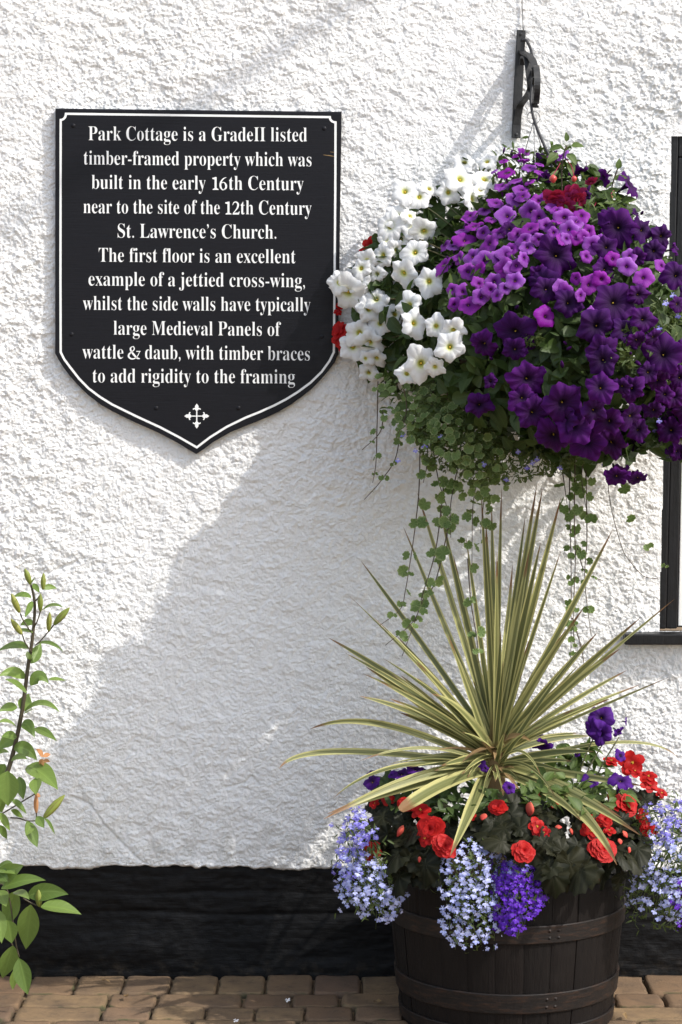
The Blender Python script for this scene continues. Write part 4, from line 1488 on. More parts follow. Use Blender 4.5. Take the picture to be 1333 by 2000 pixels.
# lobelia and bacopa at the window side
bl_ = Thing('lobelia_plant', P(1300, 700, 0.35), 'fine leaved blue lobelia in the hanging basket on the side nearest the window frame', 'plant')
fm = MB()
scatter(fm, RB, poly_pts(240, [(1262, 600), (1320, 600), (1330, 700), (1290, 760), (1255, 690)]), (0.012, 0.024), [LEAF_N, LEAF_C], (1.0, 1.12), 0.9)
scatter(fm, BK, poly_pts(300, [(1255, 590), (1300, 575), (1345, 590), (1350, 770), (1310, 800), (1275, 760), (1245, 690)]), (0.012, 0.026), [LEAF_N, LEAF_C], (0.95, 1.05), 0.9)
scatter(fm, BK, poly_pts(300, [(1000, 610), (1050, 620), (1060, 670), (1020, 680)]), (0.012, 0.024), [LEAF_C, LEAF_N], (1.0, 1.07), 0.9)
scatter(fm, BK, poly_pts(260, [(1170, 640), (1230, 640), (1240, 720), (1180, 700)]), (0.014, 0.026), [LEAF_C, LEAF_B], (1.0, 1.07), 0.9)
bl_.part('foliage', fm, M['lob_leaf'])


def lob_template(seed):
    r = random.Random(seed)
    v, f, st = [], [], []
    for (an, ln, wd) in ((-90, 1.0, .62), (-38, .95, .55), (-142, .95, .55), (62, .6, .24), (118, .6, .24)):
        an = math.radians(an + r.uniform(-8, 8))
        d_ = np.array((math.cos(an), math.sin(an), 0))
        s_ = np.array((-d_[1], d_[0], 0))
        b0 = len(v)
        for t, w_ in ((0.02, .12), (.55, 1.0), (.88, .75)):
            z = 0.18 * t + r.uniform(-.06, .06)
            v += [d_ * ln * t - s_ * wd * w_ * .5 + (0, 0, z), d_ * ln * t + s_ * wd * w_ * .5 + (0, 0, z)]
            st += [(0, t, 0), (1, t, 0)]
        v.append(d_ * ln + np.array((0, 0, .12)))
        st.append((.5, 1, 0))
        f += [(b0, b0 + 2, b0 + 3, b0 + 1), (b0 + 2, b0 + 4, b0 + 5, b0 + 3), (b0 + 4, b0 + 6, b0 + 5)]
    return np.array(v), f, np.array(st)


LOB = [lob_template(s_) for s_ in range(4)]
LOB_ME = {}
for k_, m_ in (('pale', 'pale_lob'), ('blue', 'blue_lob'), ('violet', 'violet_lob')):
    LOB_ME[k_] = [MB().add(*t_).mesh('flower', M[m_]) for t_ in LOB]
for x, y in [(1300, 590), (1315, 575), (1325, 615), (1288, 640), (1295, 830), (1288, 820), (1280, 838)]:
    p, nn = BK.hit(x, y, 1.09, .1)
    flower_at(bl_, 'flower', LOB_ME['blue'], p, jit(face(p, nn), .2), px2m(16, .4), random.uniform(-.4, .4))

# cream double bloom and lilac bacopa near the frame edge
ba = Thing('bacopa_plant', P(900, 860, 0.35), 'tiny leaved bacopa with a few lilac flowers hanging from the bottom of the hanging basket', 'plant')
fm = MB()
scatter(fm, LOWB, poly_pts(1500, [(790, 800), (850, 770), (1000, 860), (1120, 890), (1110, 925), (1000, 945), (930, 950), (830, 905)]), (0.010, 0.020), [LEAF_C, LEAF_B, LEAF_N], (0.85, 1.05), 0.9)
ba.part('foliage', fm, M['lob_leaf'])
for x, y in [(787, 848), (805, 855), (862, 852), (812, 878), (778, 898), (1040, 902), (1030, 912), (1012, 880), (1095, 912), (945, 905), (990, 935), (830, 870), (1050, 895), (1180, 905)]:
    p, nn = LOWB.hit(x, y, 1.05, .1)
    flower_at(ba, 'flower', LOB_ME['blue'], p, jit(face(p, nn), .3), px2m(15, .4), random.uniform(-.4, .4))
wb = Thing('begonia_plant', P(1320, 860, 0.4), 'cream double flowered begonia at the frame edge below the purple petunias', 'plant')
CR = [rosette(120 + s_, [M['white_petal']], 3, 7, 'flower') for s_ in range(2)]
for x, y, s_ in [(1334, 812, 34), (1318, 850, 26), (1330, 858, 24)]:
    flower_at(wb, 'flower', CR, P(x, y, .42), jit((.1, -1, .1), .2), px2m(s_, .4) * 1.1)
ws = MB()
ws.tube(curve([P(1290, 780, .36), P(1320, 800, .39), P(1330, 830, .41)], 8), .0018, 5, .5)
wb.part('stem', ws, M['stem'])

# trailing variegated ground ivy under the basket
ROUND = [T_round_leaf(8, 0.16, s_) for s_ in range(4)]
ROUND_ME = [MB().add(*t_).mesh('leaf', M['ivy_leaf']) for t_ in ROUND]
R6 = lambda a_: (650 + 0.4126 * a_[0], 720 + 0.4126 * a_[1])


def trailing(thing, ctrl, d0, d1, leaf_px, n_leaves, start=0.0, mat='brown_stem'):
    pts = [P(*R6(c_), d0 + (d1 - d0) * i / (len(ctrl) - 1) + random.uniform(-.01, .01)) for i, c_ in enumerate(ctrl)]
    c_ = curve(pts, 40)
    mb = MB()
    mb.tube(c_, np.linspace(0.0016, 0.0008, 40), 5, random.random())
    st_ = thing.part('trailing_stem', mb, M[mat])
    for k in range(n_leaves):
        t = start + (1 - start) * (k + 0.3 + random.uniform(-.15, .15)) / n_leaves
        i = min(38, int(t * 39))
        p = c_[i]
        for s_ in (-1, 1):
            if random.random() < 0.22:
                continue
            r_ = px2m(leaf_px * random.uniform(.5, 1.05) * (1.05 - 0.5 * t), -p[1]) / 2
            q_ = p + np.array((s_ * r_ * random.uniform(.5, 1.1), random.uniform(-.014, .004), random.uniform(-.6, .7) * r_))
            nn = jit((s_ * 0.25, -0.85, 0.35), 0.35)
            link('leaf', random.choice(ROUND_ME), st_, [float(x) for x in q_ - thing.o], frame(nn, random.uniform(0, 6.28)), r_)


iv = Thing('ground_ivy', P(900, 900, 0.34), 'variegated ground ivy trailing long stems from the hanging basket on the plaque side', 'plant', 'ground ivy trailing from the hanging basket')
left_stems = [([(415, 330), (410, 560), (395, 720), (370, 900), (345, 1050), (320, 1140), (225, 1215)], 62, 12), ([(545, -60), (540, 200), (510, 340)], 50, 4), ([(715, 200), (690, 500), (665, 650), (660, 940)], 66, 9),
              ([(530, 520), (490, 850), (430, 1060), (400, 1170), (330, 1360)], 62, 11), ([(560, 700), (490, 1000), (430, 1090), (380, 1200), (250, 1310)], 58, 10), ([(215, 60), (210, 300), (205, 450), (190, 540)], 34, 6),
              ([(320, 160), (305, 400), (230, 530), (150, 620)], 34, 7), ([(640, 900), (655, 1100), (685, 1290), (690, 1395)], 55, 5), ([(620, 200), (600, 420), (560, 640), (560, 800)], 68, 8),
              ([(480, 60), (470, 300), (500, 520), (545, 680), (540, 850)], 64, 11), ([(760, 240), (740, 420), (720, 600), (700, 780)], 70, 8), ([(330, 60), (350, 200), (300, 330)], 42, 5),
              ([(580, 60), (640, 260), (630, 470)], 68, 7), ([(440, 200), (450, 420), (430, 540)], 56, 5), ([(240, 200), (225, 300), (140, 385)], 22, 4)]
for c_, lp, n_ in left_stems:
    trailing(iv, c_, random.uniform(.33, .46), random.uniform(.40, .56), lp * .54, max(3, int(n_ * .8)))
fm = MB()
for (x, y) in poly_pts(150, [(735, 730), (800, 750), (880, 760), (960, 830), (1000, 930), (940, 940), (860, 880), (780, 850), (740, 800)]) + poly_pts(60, [(730, 740), (790, 760), (1000, 740), (1010, 860), (990, 960), (930, 1000), (870, 960), (800, 870), (745, 830)]) + poly_pts(22, [(850, 920), (960, 900), (965, 1050), (900, 1080), (850, 1010)]):
    p, nn = LOWB.hit(x, y, random.uniform(.9, 1.12), .1)
    fm.inst(random.choice(ROUND), frame(jit(nn + np.array((0, -.5, .2)), .45), random.uniform(0, 6.28)), p, random.uniform(.005, .013), random.random())
iv.part('foliage', fm, M['ivy_leaf'])
fm = MB()
scatter(fm, LOWB, poly_pts(260, [(745, 720), (860, 720), (960, 800), (1000, 890), (900, 900), (800, 850), (745, 790)]), (0.018, 0.036), [LEAF_A, LEAF_B], (0.8, 1.0), 0.6)
wp.part('foliage', fm, M['bright_leaf'])
iv2 = Thing('ground_ivy', P(1130, 900, 0.34), 'variegated ground ivy hanging straight down behind the spiky leaves on the window side', 'plant', 'ground ivy trailing from the hanging basket')
for c_, lp, n_ in [([(1120, 400), (1125, 700), (1130, 950), (1130, 1250), (1128, 1400)], 50, 13), ([(1150, 400), (1145, 700), (1150, 900), (1140, 1200), (1150, 1320)], 52, 12), ([(1200, 480), (1205, 800), (1195, 1000), (1225, 1270)], 52, 8),
                   ([(1160, 850), (1195, 960), (1280, 1005)], 26, 3), ([(1135, 1180), (1180, 1330), (1200, 1480)], 26, 4), ([(1080, 430), (1100, 560), (1110, 640)], 66, 5), ([(1190, 430), (1180, 520), (1200, 660)], 62, 6)]:
    trailing(iv2, c_, .30, random.uniform(.22, .36), lp * .54, max(3, int(n_ * .8)))
iv3 = Thing('ground_ivy', P(1225, 900, 0.3), 'single thin ivy shoot with a few round pale leaves drooping to the black window frame', 'plant')
mcur = [(1285, 320), (1300, 470), (1310, 600), (1334, 720), (1372, 850), (1400, 900), (1470, 980), (1540, 995)]
pts = [P(*R6(c_), .26) for c_ in mcur]
tb_ = MB()
tb_.tube(curve(pts, 30), .0010, 5, .8)
st_ = iv3.part('trailing_stem', tb_, M['brown_stem'])
for x, y, s_ in [(1220, 955, 26), (1233, 1014, 22), (1264, 1070, 15), (1272, 1066, 13), (1296, 1104, 10), (1304, 1107, 9)]:
    link('leaf', random.choice(ROUND_ME), st_, [float(q_) for q_ in P(x, y, .265) - iv3.o], frame(jit((-.2, -.8, .5), .2), random.uniform(0, 6)), px2m(s_, .26) / 2)
# last purple bloom hanging under it
for x, y, s_ in [(1205, 925, 48), (1243, 935, 40)]:
    p = P(x, y, .30)
    flower_at(dp, 'flower', D_FL, p, unit(np.array((.2, -.6, -.7))), px2m(s_, .3))

# ------------------------------------------------------------------ the half barrel
BX, BD = P(990, 1800, 0.345)[0], 0.345
HB = 0.37


def brad(z):
    t = np.clip(z / HB, 0, 1)
    return 0.246 + 0.052 * t - 0.017 * t * t


barrel = Thing('barrel_planter', (BX, -BD, 0), 'dark stained half barrel planter with rusty iron hoops standing on the paving', 'barrel')
bm_ = MB()
NS = 26
a0 = 0.07
for s_ in range(NS):
    w0 = 2 * math.pi * s_ / NS + a0
    w1 = 2 * math.pi * (s_ + 1) / NS + a0
    off = random.uniform(-.0015, .0015)
    top = HB + random.uniform(-.004, .003)
    zz = np.linspace(0, 1, 15)
    aa = np.linspace(w0, w1, 9)
    rnd = random.random()
    v, st = [], []
    for z_ in zz:
        for k, a_ in enumerate(aa):
            e_ = min(k, 8 - k) / 4.0
            dip = 0.0020 * (1 - min(1, e_ * 3.2)) ** 2
            r_ = brad(z_ * top) + off - dip
            v.append((BX + r_ * math.sin(a_), -BD - r_ * math.cos(a_), z_ * top + 0.001))
            st.append((k / 8, z_, rnd))
    f = [(j * 9 + k, j * 9 + k + 1, (j + 1) * 9 + k + 1, (j + 1) * 9 + k) for j in range(14) for k in range(8)]
    # rim thickness and inside
    b0 = len(v)
    for k, a_ in enumerate(aa):
        r_ = brad(top) - 0.024
        v.append((BX + r_ * math.sin(a_), -BD - r_ * math.cos(a_), top))
        st.append((k / 8, 1, rnd))
    for k, a_ in enumerate(aa):
        r_ = brad(top) - 0.024
        v.append((BX + r_ * math.sin(a_), -BD - r_ * math.cos(a_), top - 0.08))
        st.append((k / 8, 1, rnd))
    for k in range(8):
        f.append((14 * 9 + k, 14 * 9 + k + 1, b0 + k + 1, b0 + k))
        f.append((b0 + k, b0 + k + 1, b0 + 9 + k + 1, b0 + 9 + k))
    bm_.add(v, np.array(f), st)
barrel.part('staves', bm_, M['oak'])


def hoop(z0, z1):
    mb = MB()
    n_ = 96
    v, f = [], []
    prof = [(z0, 0.0), (z0, 0.004), (z0 + 0.002, 0.005), (z1 - 0.002, 0.005), (z1, 0.004), (z1, 0.0)]
    for i in range(n_):
        a_ = 2 * math.pi * i / n_
        for z_, o_ in prof:
            r_ = brad(z_) + o_ + 0.0005
            v.append((BX + r_ * math.sin(a_), -BD - r_ * math.cos(a_), z_))
    m_ = len(prof)
    for i in range(n_):
        for k in range(m_ - 1):
            f.append((i * m_ + k, ((i + 1) % n_) * m_ + k, ((i + 1) % n_) * m_ + k + 1, i * m_ + k + 1))
    mb.add(v, np.array(f))
    for a_ in (-.62, -.54):      # rivets at the lap of the band
        for zz in (z0 + (z1 - z0) * .3, z0 + (z1 - z0) * .7):
            r_ = brad(zz) + 0.0055
            ctr = np.array((BX + r_ * math.sin(a_ + .9), -BD - r_ * math.cos(a_ + .9), zz))
            out = np.array((math.sin(a_ + .9), -math.cos(a_ + .9), 0))
            sd = np.array((-out[1], out[0], 0))
            rv = [ctr + .0042 * (math.cos(t) * sd + math.sin(t) * np.array((0, 0, 1))) for t in np.linspace(0, 2 * math.pi, 8, endpoint=False)] + [ctr + out * .003]
            mb.add(rv, [(k, (k + 1) % 8, 8) for k in range(8)])
    return barrel.part('hoop', mb, M['hoop'], smooth=False)


def z_at(px_y, d):
    return P(992, px_y, d)[2]


for ya, yb in ((1845, 1810), (1981, 1943)):
    r_ = 0.27
    hoop(z_at(ya, BD + brad(z_at(ya, BD + r_))), z_at(yb, BD + brad(z_at(yb, BD + r_))))
hoop(0.012, 0.042)
so = MB()
so.add([(BX + 0.255 * math.cos(t), -BD + 0.255 * math.sin(t), HB - 0.03) for t in np.linspace(0, 2 * math.pi, 40, endpoint=False)], [tuple(range(40))])
barrel.part('soil', so, M['soil'])

# ------------------------------------------------------------------ spiky striped cordyline
CB = P(968, 1520, BD)
co = Thing('cordyline', CB, 'spiky cordyline with cream and green striped sword leaves rising from the middle of the barrel', 'plant')
tk = MB()
tk.tube(curve([P(968, 1560, BD), P(967, 1500, BD), P(968, 1480, BD), P(968, 1462, BD)], 12), np.linspace(.026, .020, 12), 12, .5)
co.part('trunk', tk, M['dry_leaf'])
R5 = lambda a_: (520 + 0.6099 * a_[0], 950 + 0.6099 * a_[1])


def sword(tip, dt, bow=0.0, bx=None, by=None, w=None, blunt=False, mid=None, twist=None, ctrl_d=None, dead=False):
    """leaf from the crown to a tip given in photo pixels; bow lifts its middle (pixels)"""
    tx, ty = tip
    bx = 968 + (tx - 968) * 0.035 if bx is None else bx
    by = 1470 - max(-40, min(40, (1350 - ty) * 0.08)) if by is None else by
    p0, p2 = P(bx, by, BD + (dt - BD) * 0.05), P(tx, ty, dt)
    if mid is None:
        m_ = ((bx + tx) / 2, (by + ty) / 2 - bow)
    else:
        m_ = mid
    cd = (BD + dt) / 2 if ctrl_d is None else ctrl_d
    pts = bez(p0, P(m_[0], m_[1], cd), p2, 22)
    L_ = np.linalg.norm(np.diff(pts, axis=0), axis=1).sum()
    w = (0.0225 if L_ > 0.3 else 0.019) * random.uniform(.6, 1.0) if w is None else w
    t = np.linspace(0, 1, 22)
    prof = np.interp(t, [0, .08, .3, .6, .85, .95, 1], [1.15, .85, .95, .85, .45, .2, .03] if not blunt else [.75, .75, .95, 1.05, 1, .8, .5]) * w
    tan = np.gradient(pts, axis=0)
    tw = random.uniform(-.9, .9) if twist is None else twist
    sides, nrms = [], []
    for i in range(22):
        tt = unit(tan[i])
        v_ = unit(CAM - pts[i])
        v_ = unit(v_ + np.array((0, 0, 0.5)))
        a_ = unit(np.cross(tt, v_))
        n_ = np.cross(a_, tt)
        ang_ = tw * (0.25 + 0.75 * t[i])
        sides.append(a_ * math.cos(ang_) + n_ * math.sin(ang_))
        nrms.append(n_ * math.cos(ang_) - a_ * math.sin(ang_))
    mb = MB()
    mb.strip(pts, prof, sides, nrms, 0.32, 7, random.random())
    co.part('leaf', mb, M['cordy'] if not dead else M['dry_leaf'])


up_tips = [((485, 22), 0), ((555, 62), 0), ((440, 130), 5), ((690, 25), 0), ((722, 60), 0), ((755, 5), 0), ((830, 100), 0), ((868, -5), 0), ((886, 8), 0), ((945, 35), 0), ((1110, 140), -12), ((790, 250), 0),
           ((640, 160), 0), ((600, 220), 0), ((705, 120), 0), ((740, 210), 0), ((880, 180), 0), ((845, 200), 0)]
for tp, bow in up_tips:
    x, y = R5(tp)
    sword((x, y), BD + random.uniform(-.16, .16), bow * .6 + random.uniform(-6, 6), twist=random.uniform(-.7, .7))
mid_tips = [((945, 205), 4, .012), ((305, 240), 14, None), ((265, 350), 22, None), ((345, 420), 26, None), ((1020, 385), 30, None), ((1200, 420), 14, None), ((1310, 360), 6, .010), ((1135, 520), 24, None), ((200, 485), 34, .02),
            ((255, 535), 34, None), ((310, 600), 40, None), ((365, 625), 24, .018), ((1155, 590), 22, None), ((1105, 680), 24, None), ((300, 672), 42, None), ((395, 680), 30, None), ((1290, 612), 6, .008), ((960, 460), 16, None),
            ((420, 480), 12, None), ((1060, 470), 14, None), ((530, 665), 70, .024), ((900, 560), 24, None), ((590, 500), 8, None), ((1000, 600), 30, None), ((480, 560), 20, None), ((1040, 800), 34, None), ((1000, 790), 26, None), ((960, 755), 20, None), ((570, 745), 26, None), ((880, 770), 18, None),
            ((640, 640), 20, None), ((690, 600), 10, None), ((820, 600), 12, None), ((760, 560), 4, None), ((850, 680), 22, None), ((620, 720), 18, None)]
for tp, bow, w_ in mid_tips:
    x, y = R5(tp)
    sword((x, y), BD + random.uniform(-.12, .24), bow * .61, w=w_)
# arching and drooping leaves: (tip, mid control, depth, width)
for tp, md, d_, w_ in [((140, 778), (330, 690), .40, .018), ((42, 905), (100, 800), .46, .018), ((215, 1000), (380, 850), .55, .020), ((185, 1066), (480, 900), .62, .026), ((395, 890), (560, 850), .45, .018), ((500, 870), (600, 850), .34, .02),
                       ((1320, 868), (1210, 760), .30, .010), ((880, 925), (820, 790), .58, .010), ((930, 1000), (850, 850), .60, .009), ((460, 900), (620, 880), .50, .022), ((1050, 850), (900, 840), .50, .02), ((980, 880), (870, 870), .48, .016),
                       ((1140, 1062), (930, 930), .60, .022), ((1210, 960), (980, 920), .52, .020), ((760, 985), (735, 880), .60, .006), ((690, 1000), (712, 900), .6, .006), ((300, 880), (520, 790), .5, .010)]:
    sword(R5(tp), d_, 0, w=w_, mid=R5(md), by=1495)
sword((782, 1584), .70, 0, w=.032, blunt=True, mid=(880, 1512), by=1508, twist=.1)
sword((880, 1672), .76, 0, w=.033, mid=(935, 1545), bx=952, by=1512, twist=.15)
sword((1206, 1690), .75, 0, w=.032, mid=(1140, 1545), bx=985, by=1508, twist=-.1)
sword((1136, 1604), .74, 0, w=.022, mid=(1090, 1548), bx=985, by=1512, twist=-.1)
sword((1252, 1632), .70, 0, w=.024, mid=(1110, 1532), bx=990, by=1508, twist=-.2)
sword((640, 1590), .58, 0, w=.026, mid=(820, 1520), by=1505, twist=.2)
for k in range(22):      # the crowded crown
    an = random.uniform(-1.35, 1.35)
    ln = random.uniform(150, 330)
    sword((968 + ln * math.sin(an), 1465 - ln * math.cos(an) * .9), BD + random.uniform(-.12, .2), random.uniform(0, 30) * abs(an), w=random.uniform(.012, .020), by=random.uniform(1440, 1500))
for k in range(30):      # short and dead leaves round the base of the crown
    an = random.uniform(-1, 1)
    sword((968 + an * random.uniform(40, 150), 1470 + random.uniform(-60, 60) + 30 * an * an), BD + random.uniform(-.05, .22), random.uniform(5, 30), w=random.uniform(.010, .018), by=random.uniform(1455, 1525), dead=k % 3 == 0)

# ------------------------------------------------------------------ planting round the rim
RIM = Dome(990, 1650, BD, 0.375, 0.335, 0.17)


def begonia_leaf(mb, x, y, size, dr, k=1.0, tmpl=None):
    p, nn = RIM.hit(x, y, k, .05)
    mb.inst(tmpl or random.choice(BEG), frame(jit(face(p, nn, .35, .1), .35), random.uniform(0, 6.28) if dr is None else dr), p, size, random.random())


def T_begonia(seed):
    r = random.Random(seed)
    na, nr = 42, 5
    v, st = [(0, 0, 0)], [(0, 0, 0)]
    for j in range(1, nr + 1):
        q_ = j / nr
        for i in range(na):
            an = 2 * math.pi * i / na
            # pointed towards +x, heart notch at -x, one side fuller
            R = 0.62 + 0.38 * max(0, math.cos(an)) ** 3 + 0.12 * math.sin(an) - 0.35 * math.exp(-((an - math.pi) / .35) ** 2)
            R *= 1 + 0.09 * q_ ** 3 * (1 if i % 3 == 0 else -0.4) + 0.03 * math.cos(7 * an) * q_
            z = 0.045 * math.cos(7 * an) * q_ * q_ + 0.10 * math.sin(2 * an) * q_ * q_ - 0.30 * q_ * q_ * max(0, math.cos(an)) + r.uniform(-.03, .03) * q_
            v.append((R * q_ * math.cos(an), R * q_ * math.sin(an), z))
            st.append((an / (2 * math.pi), q_, 0))
    f = [(0, 1 + i, 1 + (i + 1) % na) for i in range(na)]
    for j in range(nr - 1):
        for i in range(na):
            a_, b_ = 1 + j * na, 1 + (j + 1) * na
            f.append((a_ + i, b_ + i, b_ + (i + 1) % na, a_ + (i + 1) % na))
    return np.array(v), f, np.array(st)


BEG = [T_begonia(s_) for s_ in range(5)]
RED2 = [rosette(200 + s_, [M['red_petal'], M['yellow']], 5, 11, 'flower') for s_ in range(4)]
RED1 = [rosette(210 + s_, [M['red_petal'], M['yellow']], 2, 5, 'flower', .6, True) for s_ in range(3)]
BUDP = [bud_mesh('bud', M['pink_bud'], 12, 8, 1.0)]
R7 = lambda x, y: (620 + .285 * x, 1350 + .285 * y)
R8 = lambda x, y: (960 + .2798 * x, 1350 + .2798 * y)


def begonia(label, base, doubles, singles, buds, leaves_poly, n_leaf, extra):
    th = Thing('begonia_plant', P(*base, BD + .2), label, 'plant', 'red begonias round the barrel rim')
    for x, y, s_ in doubles:
        p, nn = RIM.hit(x, y, 1.08, .05)
        flower_at(th, 'flower', RED2, p, jit(face(p, nn, .6, .05), .18), px2m(s_, -p[1]) * 1.05)
    for x, y, s_ in singles:
        p, nn = RIM.hit(x, y, 1.07, .05)
        flower_at(th, 'flower', RED1, p, jit(face(p, nn, .55, .05), .2), px2m(s_, -p[1]) * 1.1)
    for x, y, s_ in buds:
        p, nn = RIM.hit(x, y, 1.05, .05)
        k = px2m(s_, -p[1]) * .5
        th.put('bud', BUDP[0], p, frame(jit((.1, -.5, -.6), .4), random.uniform(0, 6)), (k, k * .5, k * 1.05))
    mb = MB()
    for (x, y) in poly_pts(n_leaf, leaves_poly):
        begonia_leaf(mb, x, y, random.uniform(.024, .050), None, random.uniform(.86, 1.02))
    for x, y, s_, dr in extra:
        begonia_leaf(mb, x, y, px2m(s_, .6) * .85, dr, 1.04)
    th.part('foliage', mb, M['begonia_leaf'])


DN = -math.pi / 2
begonia('red begonia over dark bronze leaves at the plaque side of the barrel rim', (800, 1640),
        [(*R7(780, 950), 58), (*R7(870, 1070), 56), (*R7(610, 780), 34)], [(*R7(710, 820), 44), (*R7(745, 1012), 36), (*R7(370, 1105), 50), (*R7(490, 725), 36), (*R7(395, 770), 20), (*R7(440, 715), 24)],
        [(*R7(570, 960), 26), (*R7(700, 1150), 16)],
        [(715, 1570), (760, 1550), (860, 1560), (890, 1640), (860, 1720), (820, 1735), (760, 1700), (720, 1640)], 75,
        [(*R7(680, 960), 44, DN + .4), (*R7(560, 1120), 52, DN), (*R7(630, 1150), 50, DN - .3), (*R7(480, 980), 46, DN - .6), (*R7(740, 1190), 50, DN), (*R7(450, 860), 44, 3.6), (*R7(560, 1270), 46, DN)])
begonia('red begonia with a big ruffled bloom above the purple flower cushion at the barrel front', (1030, 1640),
        [(*R8(225, 1120), 46), (*R7(1240, 800), 38)], [(*R8(320, 950), 40), (*R8(370, 990), 26), (*R8(440, 785), 22), (*R8(490, 740), 22), (*R7(1060, 850), 20)],
        [(*R8(270, 825), 30), (*R8(335, 730), 20), (*R7(1140, 862), 18), (*R8(560, 980), 14), (*R8(470, 950), 14)],
        [(910, 1570), (1000, 1560), (1110, 1580), (1130, 1660), (1110, 1720), (1060, 1700), (1000, 1660), (930, 1630)], 80,
        [(*R8(370, 1060), 58, DN + .5), (*R8(540, 1200), 66, DN), (*R8(430, 1280), 56, DN + .2), (*R8(150, 800), 46, .2), (*R8(600, 1080), 46, DN - .3), (*R8(90, 960), 52, 2.8), (*R8(200, 960), 44, .5), (*R8(70, 1050), 44, 3.0)])
begonia('red begonia with many blooms at the window side of the barrel rim', (1190, 1620),
        [(*R8(935, 800), 54), (*R8(780, 1110), 56), (*R8(790, 905), 34), (*R8(1100, 970), 38), (*R8(850, 750), 28)],
        [(*R8(840, 490), 30), (*R8(985, 500), 50), (*R8(1000, 560), 36), (*R8(1100, 600), 40), (*R8(1110, 660), 38), (*R8(1190, 715), 26), (*R8(1060, 870), 32), (*R8(700, 980), 42), (*R8(825, 975), 28), (*R8(690, 900), 24)],
        [(*R8(935, 1000), 16), (*R8(965, 1110), 14), (*R8(900, 1050), 13)],
        [(1130, 1580), (1200, 1540), (1250, 1560), (1265, 1640), (1240, 1720), (1180, 1730), (1130, 1700)], 80,
        [(*R8(660, 1200), 56, DN + .2), (*R8(800, 1260), 44, DN), (*R8(620, 1250), 56, DN), (*R8(1010, 740), 40, .4), (*R8(1020, 1100), 46, DN), (*R8(1070, 760), 36, .2), (*R8(980, 1170), 42, DN), (*R8(900, 1150), 40, DN)])

pb = Thing('petunia_plant', P(1100, 1530, BD), 'violet petunia with a large bloom standing up behind the red begonias in the barrel', 'plant')
for x, y, s_, d_, dr_ in [(*R8(770, 185), 52, .36, (.1, -.9, .2)), (*R8(765, 300), 54, .38, (-.1, -.9, -.1)), (*R8(710, 255), 42, .37, (-.5, -.8, .1)), (*R8(355, 385), 42, .30, (-.2, -.7, -.5)), (*R8(340, 325), 26, .28, (0, -.5, .7)),
                          (*R8(890, 290), 26, .36, (.6, -.5, -.5)), (*R8(945, 215), 17, .36, (.9, -.3, .1)), (*R8(905, 620), 50, .50, (.2, -.5, .8)), (*R8(690, 620), 34, .46, (.1, -.7, .5)), (*R8(905, 450), 26, .40, (.3, -.6, .4)),
                          (*R8(125, 675), 28, .60, (.1, -.8, .3)), (*R8(600, 440), 14, .36, (-.6, -.6, .4))]:
    flower_at(pb, 'flower', V_FL, P(x, y, d_), jit(unit(np.array(dr_, float)), .08), px2m(s_, d_) * 1.05, None, None, TH_D)
mb = MB()
for (x, y) in poly_pts(330, [(1030, 1500), (1110, 1460), (1150, 1455), (1190, 1500), (1230, 1560), (1180, 1590), (1080, 1580), (1010, 1570)]):
    p, nn = RIM.hit(x, y, random.uniform(.9, 1.15), .1)
    ax = jit((0, -.3, .3), .8)
    nn = jit(np.array((0.1, -.5, .8)), .4)
    ax = unit(ax - nn * np.dot(ax, nn))
    mb.inst(random.choice([LEAF_A, LEAF_B]), np.column_stack((ax, np.cross(nn, ax), nn)), p, random.uniform(.022, .046), random.random())
pb.part('foliage', mb, M['bright_leaf'])
st_ = MB()
for x0, y0, x1, y1 in ((1120, 1560, 1170, 1420), (1130, 1560, 1180, 1450), (1050, 1560, 1062, 1470), (1150, 1560, 1210, 1440), (1200, 1580, 1215, 1530)):
    st_.tube(curve([P(x0, y0, .36), P((x0 + x1) / 2 - 6, (y0 + y1) / 2, .37), P(x1, y1, .36)], 8), .0017, 5, .4)
pb.part('stem', st_, M['stem'])
pc = Thing('petunia_plant', P(760, 1540, BD), 'dark violet petunia with two upturned blooms at the plaque side of the barrel', 'plant')
for x, y, s_, dr_ in [(*R7(375, 620), 38, (-.4, -.6, .6)), (*R7(368, 560), 20, (-.3, -.4, .8)), (*R7(580, 565), 44, (0, -.45, .9)), (*R7(680, 535), 40, (.2, -.5, .8)), (*R7(520, 570), 24, (-.2, -.5, .8)), (*R7(378, 715), 20, (-.5, -.7, .1)), (*R7(1115, 490), 22, (0, -.8, .4)), (*R7(1150, 530), 18, (0, -.8, .4))]:
    flower_at(pc, 'flower', V_FL, P(x, y, .42), jit(unit(np.array(dr_, float)), .1), px2m(s_, .42) * 1.05, None, None, TH_D)
mb = MB()
for (x, y) in poly_pts(220, [(730, 1530), (790, 1510), (880, 1530), (960, 1540), (1020, 1570), (900, 1600), (760, 1580)]):
    p, nn = RIM.hit(x, y, random.uniform(.85, 1.05), .1)
    nn = jit(np.array((0.1, -.5, .8)), .4)
    ax = jit((-.1, -.3, .2), .8)
    ax = unit(ax - nn * np.dot(ax, nn))
    mb.inst(random.choice([LEAF_A, LEAF_B]), np.column_stack((ax, np.cross(nn, ax), nn)), p, random.uniform(.022, .046), random.random())
pc.part('foliage', mb, M['pet_leaf'])


